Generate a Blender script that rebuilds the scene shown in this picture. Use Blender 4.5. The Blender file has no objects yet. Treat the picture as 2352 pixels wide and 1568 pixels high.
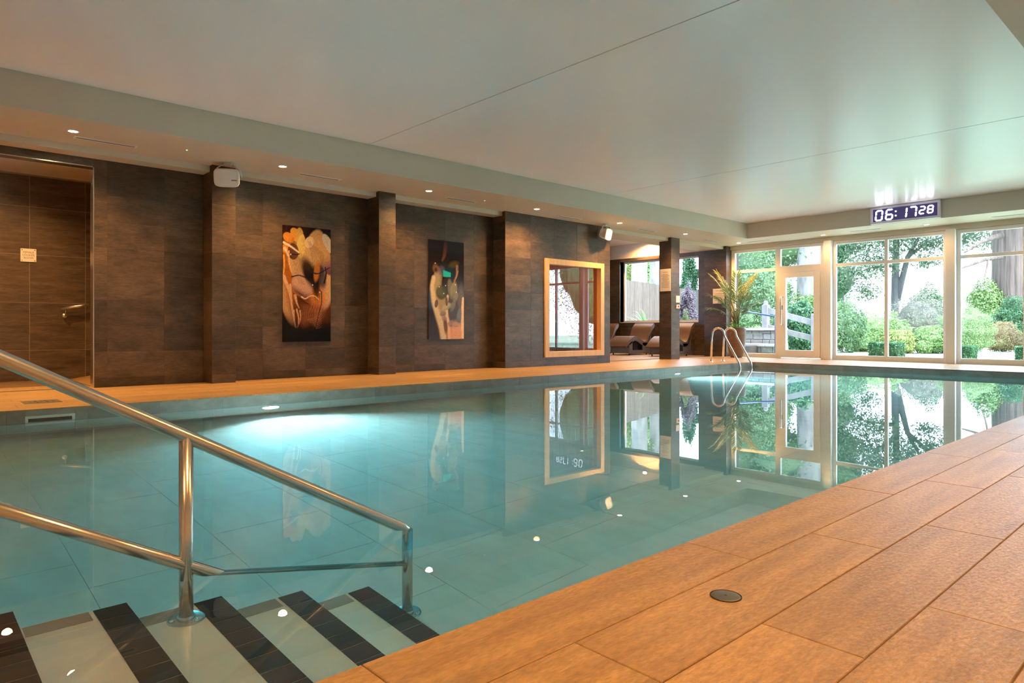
import bpy, bmesh, math, random
import numpy as np
from mathutils import Vector, Matrix

R = math.radians
rnd = random.Random(7)
S = bpy.context.scene
COL = S.collection

# ------------------------------------------------------------------ camera
F_PX, YAW, HOR, CAM_H = 1551.4, 47.613, 755.5, 0.70
cam_data = bpy.data.cameras.new('camera')
cam = bpy.data.objects.new('camera', cam_data)
COL.objects.link(cam)
cam.location = (0, 0, CAM_H)
cam.rotation_euler = (R(90), 0, R(YAW))
cam_data.sensor_width = 36.0
cam_data.lens = 36.0 * F_PX / 2352
cam_data.shift_y = -(784 - HOR) / 2352
cam_data.clip_start = 0.02
cam_data.clip_end = 400
S.camera = cam

# ------------------------------------------------------------------ world, sun, exposure
world = bpy.data.worlds.new('sky')
S.world = world
world.use_nodes = True
wn = world.node_tree.nodes
wn['Background'].inputs[0].default_value = (0.62, 0.77, 1.0, 1)
wn['Background'].inputs[1].default_value = 8.2
sun_d = bpy.data.lights.new('sun', 'SUN')
sun_d.energy = 4.0
sun_d.angle = R(3)
sun_d.color = (1, 0.93, 0.78)
sun = bpy.data.objects.new('sun', sun_d)
COL.objects.link(sun)
sun.rotation_euler = (R(42), 0, R(75))
S.view_settings.view_transform = 'Standard'
S.view_settings.look = 'None'
S.view_settings.gamma = 1
S.view_settings.use_curve_mapping = False
S.view_settings.exposure = 0.9
S.cycles.use_denoising = True
S.cycles.max_bounces = 8
S.cycles.diffuse_bounces = 4
S.cycles.glossy_bounces = 4
S.cycles.transmission_bounces = 6
S.cycles.use_light_tree = False
S.cycles.use_adaptive_sampling = True
S.cycles.adaptive_threshold = 0.03
S.cycles.transparent_max_bounces = 24
S.cycles.sample_clamp_indirect = 30
S.cycles.caustics_refractive = True
S.cycles.caustics_reflective = True

# ------------------------------------------------------------------ pixel helpers (a pixel gives a direction only)
_s, _c = math.sin(R(YAW)), math.cos(R(YAW))
def ray(px, py):
    t = (px - 1176) / F_PX
    return Vector((-_s + t * _c, _c + t * _s, (HOR - py) / F_PX))
def onz(px, py, z):
    r = ray(px, py); k = (z - CAM_H) / r.z
    return Vector((r.x * k, r.y * k, z))
def onx(px, py, x):
    r = ray(px, py); k = x / r.x
    return Vector((x, r.y * k, CAM_H + r.z * k))
def ony(px, py, y):
    r = ray(px, py); k = y / r.y
    return Vector((r.x * k, y, CAM_H + r.z * k))
def at(px, py, d):
    r = ray(px, py)
    return Vector((r.x * d, r.y * d, CAM_H + r.z * d))

# main dimensions
XL, XR, YF, YN = -7.18, -1.256, 13.48, -0.05       # pool edges
ZC, ZS, ZD = 3.162, 2.811, 2.735                    # ceiling, soffit, downstand
XW, XC = -9.33, -9.0                                # bay wall, column fronts
YW = 15.8                                           # window wall
ZW = -0.10                                          # water level
ZP = -0.98                                          # pool floor
XRW, YB = 1.3, -3.0                                 # right and back wall

# ------------------------------------------------------------------ materials
MATS = {}
def new_mat(name):
    m = bpy.data.materials.new(name); m.use_nodes = True
    nt = m.node_tree; nt.nodes.clear()
    out = nt.nodes.new('ShaderNodeOutputMaterial')
    MATS[name] = m
    return m, nt, out
def N(nt, t, **kw):
    n = nt.nodes.new(t)
    for k, v in kw.items(): setattr(n, k, v)
    return n
def L(nt, a, b): nt.links.new(a, b)
def rgb(c): return (c[0], c[1], c[2], 1)
def mat(name, col, rough=0.5, metal=0.0, spec=0.5, col2=None, nscale=(5, 5, 5), detail=4, vary=0.0,
        bump=0.0, bscale=None, emit=None, estr=0, coat=0.0, contrast=(0.3, 0.7), transl=0.0, bdist=0.002, speck=None):
    m, nt, out = new_mat(name)
    b = N(nt, 'ShaderNodeBsdfPrincipled')
    b.inputs['Base Color'].default_value = rgb(col)
    b.inputs['Roughness'].default_value = rough
    b.inputs['Metallic'].default_value = metal
    b.inputs['Specular IOR Level'].default_value = spec
    b.inputs['Coat Weight'].default_value = coat
    last = b.outputs[0]
    if emit:
        b.inputs['Emission Color'].default_value = rgb(emit)
        b.inputs['Emission Strength'].default_value = estr
    if col2 or vary or bump:
        geo = N(nt, 'ShaderNodeNewGeometry')
        inf = N(nt, 'ShaderNodeObjectInfo')
        mul = N(nt, 'ShaderNodeVectorMath', operation='SCALE'); mul.inputs['Scale'].default_value = 37.0 if vary else 0.0
        L(nt, inf.outputs['Random'], mul.inputs[0])
        add = N(nt, 'ShaderNodeVectorMath', operation='ADD')
        L(nt, geo.outputs['Position'], add.inputs[0]); L(nt, mul.outputs[0], add.inputs[1])
        mp = N(nt, 'ShaderNodeMapping'); mp.inputs['Scale'].default_value = nscale
        L(nt, add.outputs[0], mp.inputs[0])
    if col2:
        nz = N(nt, 'ShaderNodeTexNoise'); nz.inputs['Scale'].default_value = 1; nz.inputs['Detail'].default_value = detail
        nz.inputs['Roughness'].default_value = 0.62
        L(nt, mp.outputs[0], nz.inputs['Vector'])
        cr = N(nt, 'ShaderNodeValToRGB')
        cr.color_ramp.elements[0].position = contrast[0]; cr.color_ramp.elements[1].position = contrast[1]
        cr.color_ramp.elements[0].color = rgb(col); cr.color_ramp.elements[1].color = rgb(col2)
        L(nt, nz.outputs[0], cr.inputs[0])
        src = cr.outputs[0]
        if vary:
            hv = N(nt, 'ShaderNodeHueSaturation')
            mr = N(nt, 'ShaderNodeMapRange'); mr.inputs['To Min'].default_value = 1 - vary; mr.inputs['To Max'].default_value = 1 + vary
            L(nt, inf.outputs['Random'], mr.inputs[0]); L(nt, mr.outputs[0], hv.inputs['Value'])
            L(nt, src, hv.inputs['Color']); src = hv.outputs[0]
        if speck:      # fine printed grain
            sm_ = N(nt, 'ShaderNodeMapping'); sm_.inputs['Scale'].default_value = speck[0]; L(nt, add.outputs[0], sm_.inputs[0])
            sn = N(nt, 'ShaderNodeTexNoise'); sn.inputs['Scale'].default_value = 1; sn.inputs['Detail'].default_value = 5; sn.inputs['Roughness'].default_value = 0.7; L(nt, sm_.outputs[0], sn.inputs['Vector'])
            sr = N(nt, 'ShaderNodeMapRange'); sr.inputs['From Min'].default_value = .3; sr.inputs['From Max'].default_value = .7; sr.inputs['To Min'].default_value = 1 - speck[1]; sr.inputs['To Max'].default_value = 1 + speck[1]
            L(nt, sn.outputs[0], sr.inputs[0]); sh = N(nt, 'ShaderNodeHueSaturation'); L(nt, sr.outputs[0], sh.inputs['Value']); L(nt, src, sh.inputs['Color']); src = sh.outputs[0]
        L(nt, src, b.inputs['Base Color'])
    if bump:
        nb = N(nt, 'ShaderNodeTexNoise'); nb.inputs['Scale'].default_value = 1; nb.inputs['Detail'].default_value = 3
        mb = N(nt, 'ShaderNodeMapping'); mb.inputs['Scale'].default_value = bscale or nscale
        L(nt, add.outputs[0], mb.inputs[0]); L(nt, mb.outputs[0], nb.inputs['Vector'])
        bp = N(nt, 'ShaderNodeBump'); bp.inputs['Strength'].default_value = bump; bp.inputs['Distance'].default_value = bdist
        L(nt, nb.outputs[0], bp.inputs['Height']); L(nt, bp.outputs[0], b.inputs['Normal'])
    if transl:
        tr = N(nt, 'ShaderNodeBsdfTranslucent'); tr.inputs[0].default_value = rgb(col2 or col)
        mx = N(nt, 'ShaderNodeMixShader'); mx.inputs[0].default_value = transl
        L(nt, last, mx.inputs[1]); L(nt, tr.outputs[0], mx.inputs[2]); last = mx.outputs[0]
    L(nt, last, out.inputs[0])
    return m
def glass(name, tint=(1, 1, 1), ior=1.5, rough=0.0):
    m, nt, out = new_mat(name)
    fr = N(nt, 'ShaderNodeFresnel'); fr.inputs[0].default_value = ior
    tr = N(nt, 'ShaderNodeBsdfTransparent'); tr.inputs[0].default_value = rgb(tint)
    gl = N(nt, 'ShaderNodeBsdfGlossy'); gl.inputs['Roughness'].default_value = rough
    mx = N(nt, 'ShaderNodeMixShader')
    ge = N(nt, 'ShaderNodeNewGeometry'); sb = N(nt, 'ShaderNodeMath', operation='SUBTRACT'); sb.inputs[0].default_value = 1
    ml = N(nt, 'ShaderNodeMath', operation='MULTIPLY'); L(nt, ge.outputs['Backfacing'], sb.inputs[1]); L(nt, sb.outputs[0], ml.inputs[0]); L(nt, fr.outputs[0], ml.inputs[1])
    L(nt, ml.outputs[0], mx.inputs[0]); L(nt, tr.outputs[0], mx.inputs[1]); L(nt, gl.outputs[0], mx.inputs[2])
    L(nt, mx.outputs[0], out.inputs[0])
    return m

mat('deck', (0.25, 0.148, 0.066), 0.35, col2=(0.48, 0.310, 0.135), nscale=(16, 1.6, 10), vary=0.10, bump=0.8, bscale=(120, 42, 60), bdist=0.003, contrast=(0.2, 0.75), speck=((130, 34, 60), 0.30))
mat('grout_deck', (0.15, 0.09, 0.05), 0.8)
mat('wall_tile', (0.030, 0.021, 0.015), 0.36, col2=(0.118, 0.080, 0.052), nscale=(3.2, 3.2, 9), detail=10, vary=0.30, bump=0.2, bscale=(18, 18, 60), contrast=(0.25, 0.80), speck=((14, 14, 75), 0.38))
mat('recess_tile', (0.050, 0.036, 0.027), 0.30, col2=(0.15, 0.105, 0.075), nscale=(2.2, 2.2, 14), vary=0.10, contrast=(0.28, 0.78), speck=((10, 10, 70), 0.3))
mat('grout_dark', (0.085, 0.062, 0.045), 0.8)
mat('grout_light', (0.30, 0.24, 0.19), 0.8)
mat('ceiling', (0.80, 0.755, 0.74), 0.30, spec=0.55, col2=(0.82, 0.775, 0.76), nscale=(1.2, 1.2, 1.2))
mat('soffit', (0.58, 0.52, 0.41), 0.5, spec=0.3, col2=(0.61, 0.55, 0.435), nscale=(1.2, 1.2, 1.2))
mat('gap', (0.06, 0.055, 0.05), 0.9)
mat('paint', (0.74, 0.69, 0.61), 0.6, col2=(0.77, 0.72, 0.64))
mat('pool_tile', (0.58, 0.57, 0.51), 0.45, col2=(0.70, 0.69, 0.63), nscale=(3, 7, 5), detail=5, contrast=(0.25, 0.75))
mat('coping', (0.25, 0.22, 0.185), 0.32, col2=(0.37, 0.33, 0.28), nscale=(5, 5, 9), vary=0.08)
mat('step', (0.70, 0.65, 0.57), 0.45, col2=(0.80, 0.75, 0.67), nscale=(4, 6, 4))
mat('black_tile', (0.018, 0.017, 0.02), 0.35, col2=(0.03, 0.028, 0.03), vary=0.15)
mat('steel', (0.62, 0.60, 0.57), 0.24, metal=1.0, bump=0.12, bscale=(400, 20, 400), bdist=0.0004)
mat('chrome', (0.80, 0.80, 0.80), 0.12, metal=1.0)
mat('brushed_plate', (0.16, 0.155, 0.15), 0.42, metal=0.7)
mat('white_frame', (0.80, 0.765, 0.74), 0.35, col2=(0.82, 0.79, 0.765))
mat('white_plastic', (0.72, 0.70, 0.66), 0.45, col2=(0.76, 0.74, 0.70))
mat('vent_dark', (0.02, 0.019, 0.017), 0.7)
mat('lamp_emit', (1, 0.85, 0.65), 0.5, emit=(1, 0.72, 0.42), estr=60)
mat('pool_lamp_emit', (0.9, 0.95, 1), 0.5, emit=(0.85, 0.93, 1.0), estr=40)
mat('led_green', (0.1, 0.8, 0.3), 0.5, emit=(0.1, 1.0, 0.35), estr=4)
mat('clock_led', (0.9, 0.9, 1), 0.5, emit=(0.86, 0.84, 1.0), estr=5.5)
mat('clock_dark', (0.02, 0.018, 0.05), 0.25)
mat('clock_panel', (0.03, 0.025, 0.09), 0.25, emit=(0.16, 0.12, 0.45), estr=0.10)
mat('clock_case', (0.70, 0.69, 0.74), 0.4)
mat('sauna_frame', (0.62, 0.40, 0.18), 0.42, col2=(0.72, 0.50, 0.26), nscale=(20, 20, 3))
mat('sauna_board', (0.33, 0.12, 0.055), 0.5, col2=(0.48, 0.20, 0.10), nscale=(22, 22, 2), vary=0.18)
mat('paper', (0.74, 0.68, 0.62), 0.55, col2=(0.78, 0.72, 0.66))
mat('ink', (0.16, 0.12, 0.10), 0.7)
mat('red_plastic', (0.55, 0.03, 0.03), 0.4)
mat('rattan', (0.085, 0.046, 0.024), 0.5, col2=(0.15, 0.085, 0.047), nscale=(60, 60, 60), bump=0.6, bscale=(110, 110, 110), bdist=0.004)
mat('rattan_side', (0.085, 0.068, 0.062), 0.5, col2=(0.13, 0.108, 0.10), nscale=(60, 60, 60), bump=0.5, bscale=(110, 110, 110), bdist=0.004)
mat('black_foot', (0.015, 0.015, 0.015), 0.5)
mat('pot', (0.13, 0.065, 0.032), 0.38, col2=(0.22, 0.12, 0.06), nscale=(6, 6, 30))
mat('soil', (0.04, 0.028, 0.02), 0.9)
mat('palm', (0.12, 0.16, 0.035), 0.42, col2=(0.32, 0.29, 0.05), nscale=(7, 7, 5), transl=0.3)  # upper fronds: warm light of the downlight overhead painted in as yellow
mat('palm_dark', (0.06, 0.12, 0.06), 0.42, col2=(0.14, 0.22, 0.09), nscale=(7, 7, 5), transl=0.25)
mat('palm_stem', (0.16, 0.14, 0.07), 0.6)
mat('leaf_lime', (0.10, 0.32, 0.04), 0.5, transl=0.3)
glass('pane', (0.97, 0.99, 0.985))
glass('sauna_pane', (0.80, 0.76, 0.74), ior=2.5)
# outside
mat('lawn', (0.28, 0.37, 0.24), 0.9, col2=(0.38, 0.47, 0.33), nscale=(6, 6, 6))
mat('paving', (0.40, 0.40, 0.40), 0.8, col2=(0.52, 0.51, 0.50), nscale=(4, 4, 4))
mat('soil_red', (0.34, 0.14, 0.13), 0.9, col2=(0.45, 0.22, 0.20), nscale=(9, 9, 9))
mat('stone', (0.19, 0.185, 0.18), 0.85, col2=(0.28, 0.27, 0.26), nscale=(9, 9, 9), vary=0.12, bump=0.5, bscale=(30, 30, 30), bdist=0.01)
mat('fence_wood', (0.080, 0.056, 0.044), 0.8, col2=(0.15, 0.112, 0.092), nscale=(14, 14, 2), vary=0.12)
mat('rail_wood', (0.15, 0.145, 0.15), 0.8, col2=(0.23, 0.22, 0.225), nscale=(12, 12, 4), vary=0.06)
mat('blue_paint', (0.03, 0.07, 0.22), 0.4)
mat('bark_pale', (0.10, 0.095, 0.088), 0.85, col2=(0.24, 0.225, 0.205), nscale=(4, 4, 1.2), bump=0.5, bscale=(14, 14, 3), bdist=0.03)
mat('bark_red', (0.06, 0.042, 0.035), 0.9, col2=(0.16, 0.115, 0.095), nscale=(7, 7, 0.5), bump=1.0, bscale=(9, 9, 0.5), bdist=0.12)
mat('bark_grey', (0.07, 0.066, 0.07), 0.9, col2=(0.13, 0.125, 0.125), nscale=(9, 9, 2), bump=0.6, bscale=(14, 14, 3), bdist=0.03)
def leafm(name, a, b):
    a = tuple(x * k for x, k in zip(a, (.58, .66, .46))); b = tuple(x * k for x, k in zip(b, (.58, .66, .46)))
    mat(name, a, 0.5, col2=b, nscale=(3.1, 3.1, 3.1), detail=6, transl=0.35, contrast=(0.35, 0.65))
leafm('leaf_mid', (0.12, 0.20, 0.13), (0.25, 0.36, 0.22))
leafm('leaf_dark', (0.05, 0.15, 0.09), (0.14, 0.29, 0.18))
leafm('leaf_light', (0.24, 0.36, 0.17), (0.42, 0.53, 0.27))
leafm('leaf_pale', (0.28, 0.38, 0.22), (0.45, 0.54, 0.34))
leafm('leaf_yellow', (0.30, 0.34, 0.13), (0.52, 0.52, 0.24))
leafm('leaf_purple', (0.22, 0.14, 0.28), (0.42, 0.30, 0.50))
leafm('leaf_smoke', (0.22, 0.19, 0.22), (0.40, 0.36, 0.39))
leafm('leaf_tree', (0.08, 0.13, 0.10), (0.18, 0.24, 0.18))
leafm('leaf_red', (0.42, 0.18, 0.16), (0.55, 0.42, 0.26))
# water: clear refracting body with a light absorption
m, nt, out = new_mat('water')
gb = N(nt, 'ShaderNodeBsdfGlass'); gb.inputs['IOR'].default_value = 1.333; gb.inputs['Roughness'].default_value = 0.0
geo = N(nt, 'ShaderNodeNewGeometry')
mp = N(nt, 'ShaderNodeMapping'); mp.inputs['Scale'].default_value = (1.1, 1.1, 1.1); L(nt, geo.outputs['Position'], mp.inputs[0])
nz = N(nt, 'ShaderNodeTexNoise'); nz.inputs['Scale'].default_value = 1.0; nz.inputs['Detail'].default_value = 2; L(nt, mp.outputs[0], nz.inputs['Vector'])
bp = N(nt, 'ShaderNodeBump'); bp.inputs['Strength'].default_value = 0.10; bp.inputs['Distance'].default_value = 0.006
L(nt, nz.outputs[0], bp.inputs['Height']); L(nt, bp.outputs[0], gb.inputs['Normal'])
va = N(nt, 'ShaderNodeVolumeAbsorption'); va.inputs[0].default_value = (0.06, 0.74, 0.83, 1); va.inputs['Density'].default_value = 0.46
L(nt, gb.outputs[0], out.inputs[0]); L(nt, va.outputs[0], out.inputs['Volume'])

# ------------------------------------------------------------------ mesh helpers
class MB:
    def __init__(self): self.v = []; self.f = []; self.sm = []
    def add(self, vs, fs, smooth=False):
        o = len(self.v); self.v += [tuple(p) for p in vs]
        self.f += [tuple(i + o for i in f) for f in fs]; self.sm += [smooth] * len(fs)
        return self
    def box(self, x0, x1, y0, y1, z0, z1):
        vs = [(x, y, z) for x in (x0, x1) for y in (y0, y1) for z in (z0, z1)]
        return self.add(vs, [(0, 1, 3, 2), (4, 6, 7, 5), (0, 4, 5, 1), (2, 3, 7, 6), (0, 2, 6, 4), (1, 5, 7, 3)])
    def obox(self, c, ax, ay, az):      # oriented box: centre and half-axis vectors
        c = Vector(c); ax = Vector(ax); ay = Vector(ay); az = Vector(az)
        vs = [c + ax * i + ay * j + az * k for i in (-1, 1) for j in (-1, 1) for k in (-1, 1)]
        return self.add(vs, [(0, 1, 3, 2), (4, 6, 7, 5), (0, 4, 5, 1), (2, 3, 7, 6), (0, 2, 6, 4), (1, 5, 7, 3)])
    def tube(self, pts, r, n=12, caps=True, smooth=True):
        pts = [Vector(p) for p in pts]; rs = r if isinstance(r, (list, tuple)) else [r] * len(pts)
        rings = []; up = None
        for i, p in enumerate(pts):
            t = (pts[min(i + 1, len(pts) - 1)] - pts[max(i - 1, 0)]).normalized()
            if up is None:
                up = Vector((0, 0, 1)) if abs(t.z) < 0.9 else Vector((1, 0, 0))
            a = t.cross(up).normalized(); b = a.cross(t).normalized(); up = b
            rings.append([p + (a * math.cos(2 * math.pi * k / n) + b * math.sin(2 * math.pi * k / n)) * rs[i] for k in range(n)])
        vs = [q for g in rings for q in g]; fs = []
        for i in range(len(pts) - 1):
            for k in range(n):
                fs.append((i * n + k, i * n + (k + 1) % n, (i + 1) * n + (k + 1) % n, (i + 1) * n + k))
        self.add(vs, fs, smooth)
        if caps:
            self.add(rings[0], [tuple(range(n))]); self.add(rings[-1], [tuple(reversed(range(n)))])
        return self
    def lathe(self, prof, n=32, c=(0, 0, 0), smooth=True):
        vs = []; fs = []
        for (r, z) in prof:
            for k in range(n):
                a = 2 * math.pi * k / n; vs.append((c[0] + r * math.cos(a), c[1] + r * math.sin(a), c[2] + z))
        for i in range(len(prof) - 1):
            for k in range(n):
                fs.append((i * n + k, i * n + (k + 1) % n, (i + 1) * n + (k + 1) % n, (i + 1) * n + k))
        return self.add(vs, fs, smooth)
    def prism(self, poly, axis, a0, a1, smooth=False):   # polygon in the other two axes extruded along axis
        def P(u, v, a):
            return {0: (a, u, v), 1: (u, a, v), 2: (u, v, a)}[axis]
        n = len(poly)
        vs = [P(u, v, a0) for u, v in poly] + [P(u, v, a1) for u, v in poly]
        fs = [tuple(range(n)), tuple(range(n, 2 * n))[::-1]]
        self.add(vs, fs)
        self.add(vs, [(i, (i + 1) % n, n + (i + 1) % n, n + i) for i in range(n)], smooth)
        return self
    def mesh(self, name):
        me = bpy.data.meshes.new(name); me.from_pydata(self.v, [], self.f)
        me.polygons.foreach_set('use_smooth', self.sm)
        bm = bmesh.new(); bm.from_mesh(me); bmesh.ops.remove_doubles(bm, verts=bm.verts, dist=1e-6)
        bmesh.ops.recalc_face_normals(bm, faces=bm.faces); bm.to_mesh(me); bm.free()
        return me
def link(name, data, material=None, parent=None, loc=(0, 0, 0), rot=None):
    o = bpy.data.objects.new(name, data); COL.objects.link(o); o.location = loc
    if rot: o.rotation_euler = rot
    if material and not data.materials: data.materials.append(MATS[material])
    if parent: o.parent = parent
    return o
def obj(name, mb, material, parent=None, loc=(0, 0, 0), rot=None):
    return link(name, mb.mesh(name), material, parent, loc, rot)
def bevel(o, w=0.004, seg=2):
    b = o.modifiers.new('bevel', 'BEVEL'); b.width = w; b.segments = seg; b.limit_method = 'ANGLE'; b.angle_limit = R(40)
    return o
def tag(o, label, cat, group=None):
    o['label'] = label; o['category'] = cat
    if group: o['group'] = group
    return o
def thing(name, label, cat, loc=(0, 0, 0), rotz=0, group=None):
    o = bpy.data.objects.new(name, None); COL.objects.link(o); o.location = loc; o.rotation_euler = (0, 0, rotz)
    o.empty_display_size = 0.1
    return tag(o, label, cat, group)
def struct(name, mb=None, material=None, parent=None):
    if mb is None:
        o = bpy.data.objects.new(name, None); COL.objects.link(o); o.empty_display_size = 0.1
    else:
        o = obj(name, mb, material)
    o['kind'] = 'structure'
    return o
def subtract(r, holes):
    rs = [r]
    for (a0, a1, b0, b1) in holes:
        nx = []
        for (u0, u1, v0, v1) in rs:
            if a0 >= u1 or a1 <= u0 or b0 >= v1 or b1 <= v0: nx.append((u0, u1, v0, v1)); continue
            if a0 > u0: nx.append((u0, a0, v0, v1))
            if a1 < u1: nx.append((a1, u1, v0, v1))
            m0, m1 = max(u0, a0), min(u1, a1)
            if b0 > v0: nx.append((m0, m1, v0, b0))
            if b1 < v1: nx.append((m0, m1, b1, v1))
        rs = nx
    return rs
TC = {}
def tile_mesh(nm, w, h, t, face, material, c=0.0012):
    """chamfered tile, w along u, h along v, front at 0 and body behind it; face: +x -x +y -y +z"""
    key = (nm, round(w, 4), round(h, 4), t, face, material)
    if key in TC: return TC[key]
    a, b = w / 2, h / 2
    V = [(-a, -b, -t), (a, -b, -t), (a, b, -t), (-a, b, -t), (-a, -b, -c), (a, -b, -c), (a, b, -c), (-a, b, -c),
         (-a + c, -b + c, 0), (a - c, -b + c, 0), (a - c, b - c, 0), (-a + c, b - c, 0)]
    Fs = [(0, 3, 2, 1), (8, 9, 10, 11)]
    for i in range(4):
        j = (i + 1) % 4
        Fs += [(i, j, 4 + j, 4 + i), (4 + i, 4 + j, 8 + j, 8 + i)]
    def T(p):
        u, v, n = p
        return {'+x': (n, u, v), '-x': (-n, u, v), '+y': (u, n, v), '-y': (u, -n, v), '+z': (u, v, n), '-z': (u, v, -n)}[face]
    mb = MB(); mb.add([T(p) for p in V], Fs)
    me = mb.mesh(nm); me.materials.append(MATS[material]); TC[key] = me
    return me
def tile_rect(parent, name, material, face, plane, u0, u1, v0, v1, pu, pv, ou=0.0, ov=0.0, joint=0.0016, t=0.012, holes=(), bond=0.0, collect=None, jit=0.0):
    """cover a rectangle with single tiles (objects that share mesh data)"""
    made = []
    nv0 = math.floor((v0 - ov) / pv)
    for j in range(nv0, nv0 + int((v1 - v0) / pv) + 3):
        off = ou + bond * pu * j
        n0 = math.floor((u0 - off) / pu)
        for i in range(n0, n0 + int((u1 - u0) / pu) + 3):
            a0, a1 = max(u0, off + i * pu), min(u1, off + (i + 1) * pu)
            b0, b1 = max(v0, ov + j * pv), min(v1, ov + (j + 1) * pv)
            if a1 - a0 < 0.02 or b1 - b0 < 0.02: continue
            for (c0, c1, d0, d1) in subtract((a0, a1, b0, b1), holes):
                if c1 - c0 < 0.02 or d1 - d0 < 0.02: continue
                me = tile_mesh(name, c1 - c0 - joint, d1 - d0 - joint, t, face, material)
                u, v = (c0 + c1) / 2, (d0 + d1) / 2; q = plane + (rnd.uniform(-jit, jit) if jit else 0)
                loc = {'x': (q, u, v), 'y': (u, q, v), 'z': (u, v, q)}[face[1]]
                if collect is not None:
                    o = len(collect.v); collect.v += [tuple(Vector(p.co) + Vector(loc)) for p in me.vertices]
                    collect.f += [tuple(k + o for k in p.vertices) for p in me.polygons]; collect.sm += [False] * len(me.polygons)
                else:
                    made.append(link(name, me, None, parent, loc))
    return made
def holed(face_axis, p0, p1, u0, u1, v0, v1, holes):
    mb = MB()
    for (a, b, c, d) in subtract((u0, u1, v0, v1), holes):
        if face_axis == 0: mb.box(p0, p1, a, b, c, d)
        elif face_axis == 1: mb.box(a, b, p0, p1, c, d)
        else: mb.box(a, b, c, d, p0, p1)
    return mb
TH, TW = 0.315, 0.634     # wall tile module
def plant_mesh(name, verts, faces):
    me = bpy.data.meshes.new(name)
    me.from_pydata(verts.tolist(), [], faces.tolist()); return me

# ================================================================== FLOOR
g = MB()
for (x0, x1, y0, y1) in subtract((-14.0, XRW, YB, 16.2), [(XL - 0.012, XR + 0.012, YN, YF)]):
    g.box(x0, x1, y0, y1, -0.25, -0.003)
floor = struct('floor', g, 'grout_deck')
DW, DL = 0.2338, 1.2
stuff = MB()
# right deck: rows run along the pool, third bond
def deck_rows(x_start, sign, nrows, y0, y1, first, step, collect=None):
    for r in range(nrows):
        a = x_start + sign * r * DW; b = a + sign * DW
        u0, u1 = min(a, b), max(a, b)
        off = first + step * r
        k = math.floor((y0 - off) / DL)
        while off + k * DL < y1:
            c0, c1 = max(y0, off + k * DL), min(y1, off + (k + 1) * DL); k += 1
            if c1 - c0 < 0.04: continue
            me = tile_mesh('deck_tile', DW - 0.003, c1 - c0 - 0.003, 0.014, '+z', 'deck', 0.0018)
            loc = ((u0 + u1) / 2, (c0 + c1) / 2, rnd.uniform(-0.0004, 0.0004))
            if collect is not None:
                o = len(collect.v); collect.v += [tuple(Vector(p.co) + Vector(loc)) for p in me.vertices]
                collect.f += [tuple(q + o for q in p.vertices) for p in me.polygons]; collect.sm += [False] * len(me.polygons)
            else: link('deck_tile', me, None, floor, loc)
deck_rows(XR, 1, 5, 0.72 - 2 * DL, YW, 0.72, 0.402)
deck_rows(XR + 5 * DW, 1, 6, YB, YW, 0.72, 0.402, stuff)
deck_rows(XL, -1, 9, 0.2, YW, 0.40, 0.41)
deck_rows(XL - 9 * DW, -1, 3, YB, 1.75, 0.40, 0.41, stuff)
deck_rows(XL, -1, 9, YB, 0.2, 0.40, 0.41, stuff)
deck_rows(-9.6, -1, 18, 10.9, YW + 0.1, 0.40, 0.41, stuff)
for r in range(10):     # far deck, rows along the window wall
    y0 = YF + r * DW; y1 = min(y0 + DW, YW)
    tile_rect(floor, 'deck_tile', 'deck', '+z', 0.0, XL, XR, y0, y1, DL, DW, 0.3 * r, y0, 0.004, 0.014)
for (x0, x1) in ((XL, XR),):
    tile_rect(None, 'deck_tile', 'deck', '+z', 0.0, x0, x1, YB, YN, DL, DW, 0, YN, 0.004, 0.014, collect=stuff)
o = obj('deck_tile_field', stuff, 'deck', floor); o['kind'] = 'stuff'

# ================================================================== POOL BASIN
g = MB()
g.box(XL - 0.5, XL - 0.012, YN - 0.5, YF + 0.5, ZP - 0.2, -0.25)
g.box(XR + 0.012, XR + 0.5, YN - 0.5, YF + 0.5, ZP - 0.2, -0.25)
g.box(XL - 0.012, XR + 0.012, YF, YF + 0.5, ZP - 0.2, -0.25)
g.box(XL - 0.012, XR + 0.012, YN - 0.5, YN, ZP - 0.2, -0.25)
g.box(XL - 0.012, XR + 0.012, YN, YF, ZP - 0.2, ZP)
basin = struct('pool_basin', g, 'pool_tile')
SK = (0.83, 1.20, -0.215, -0.06)
tile_rect(basin, 'coping_tile', 'coping', '+x', XL, YN, YF, -0.30, -0.0125, DL / 2, 0.30, 0.1, -0.30, holes=[SK])
tile_rect(basin, 'coping_tile', 'coping', '-y', YF - 0.012, XL, XR, -0.30, -0.0125, DL / 2, 0.30, 0.1, -0.30)
cw = MB()
tile_rect(None, 'pool_tile', 'pool_tile', '+x', XL, YN, YF, ZP, -0.30, 0.6, 0.34, 0, -0.30, 0.0025, collect=cw)
tile_rect(None, 'pool_tile', 'pool_tile', '-y', YF - 0.012, XL, XR, ZP, -0.30, 0.6, 0.34, 0, -0.30, 0.0025, collect=cw)
tile_rect(None, 'pool_tile', 'pool_tile', '-x', XR, YN, YF, ZP, -0.0125, 0.6, 0.34, 0, -0.30, 0.0025, collect=cw)
tile_rect(None, 'pool_tile', 'pool_tile', '+y', YN + 0.012, XL, XR, ZP, -0.0125, 0.6, 0.34, 0, -0.30, 0.0025, collect=cw)
tile_rect(None, 'pool_tile', 'pool_tile', '+z', ZP + 0.004, XL, XR, YN, YF, 0.6, 0.6, 0, 0, 0.0016, bond=0.5, collect=cw)
o = obj('pool_tile_field', cw, 'pool_tile', basin); o['kind'] = 'stuff'; pool_recv = o
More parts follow.
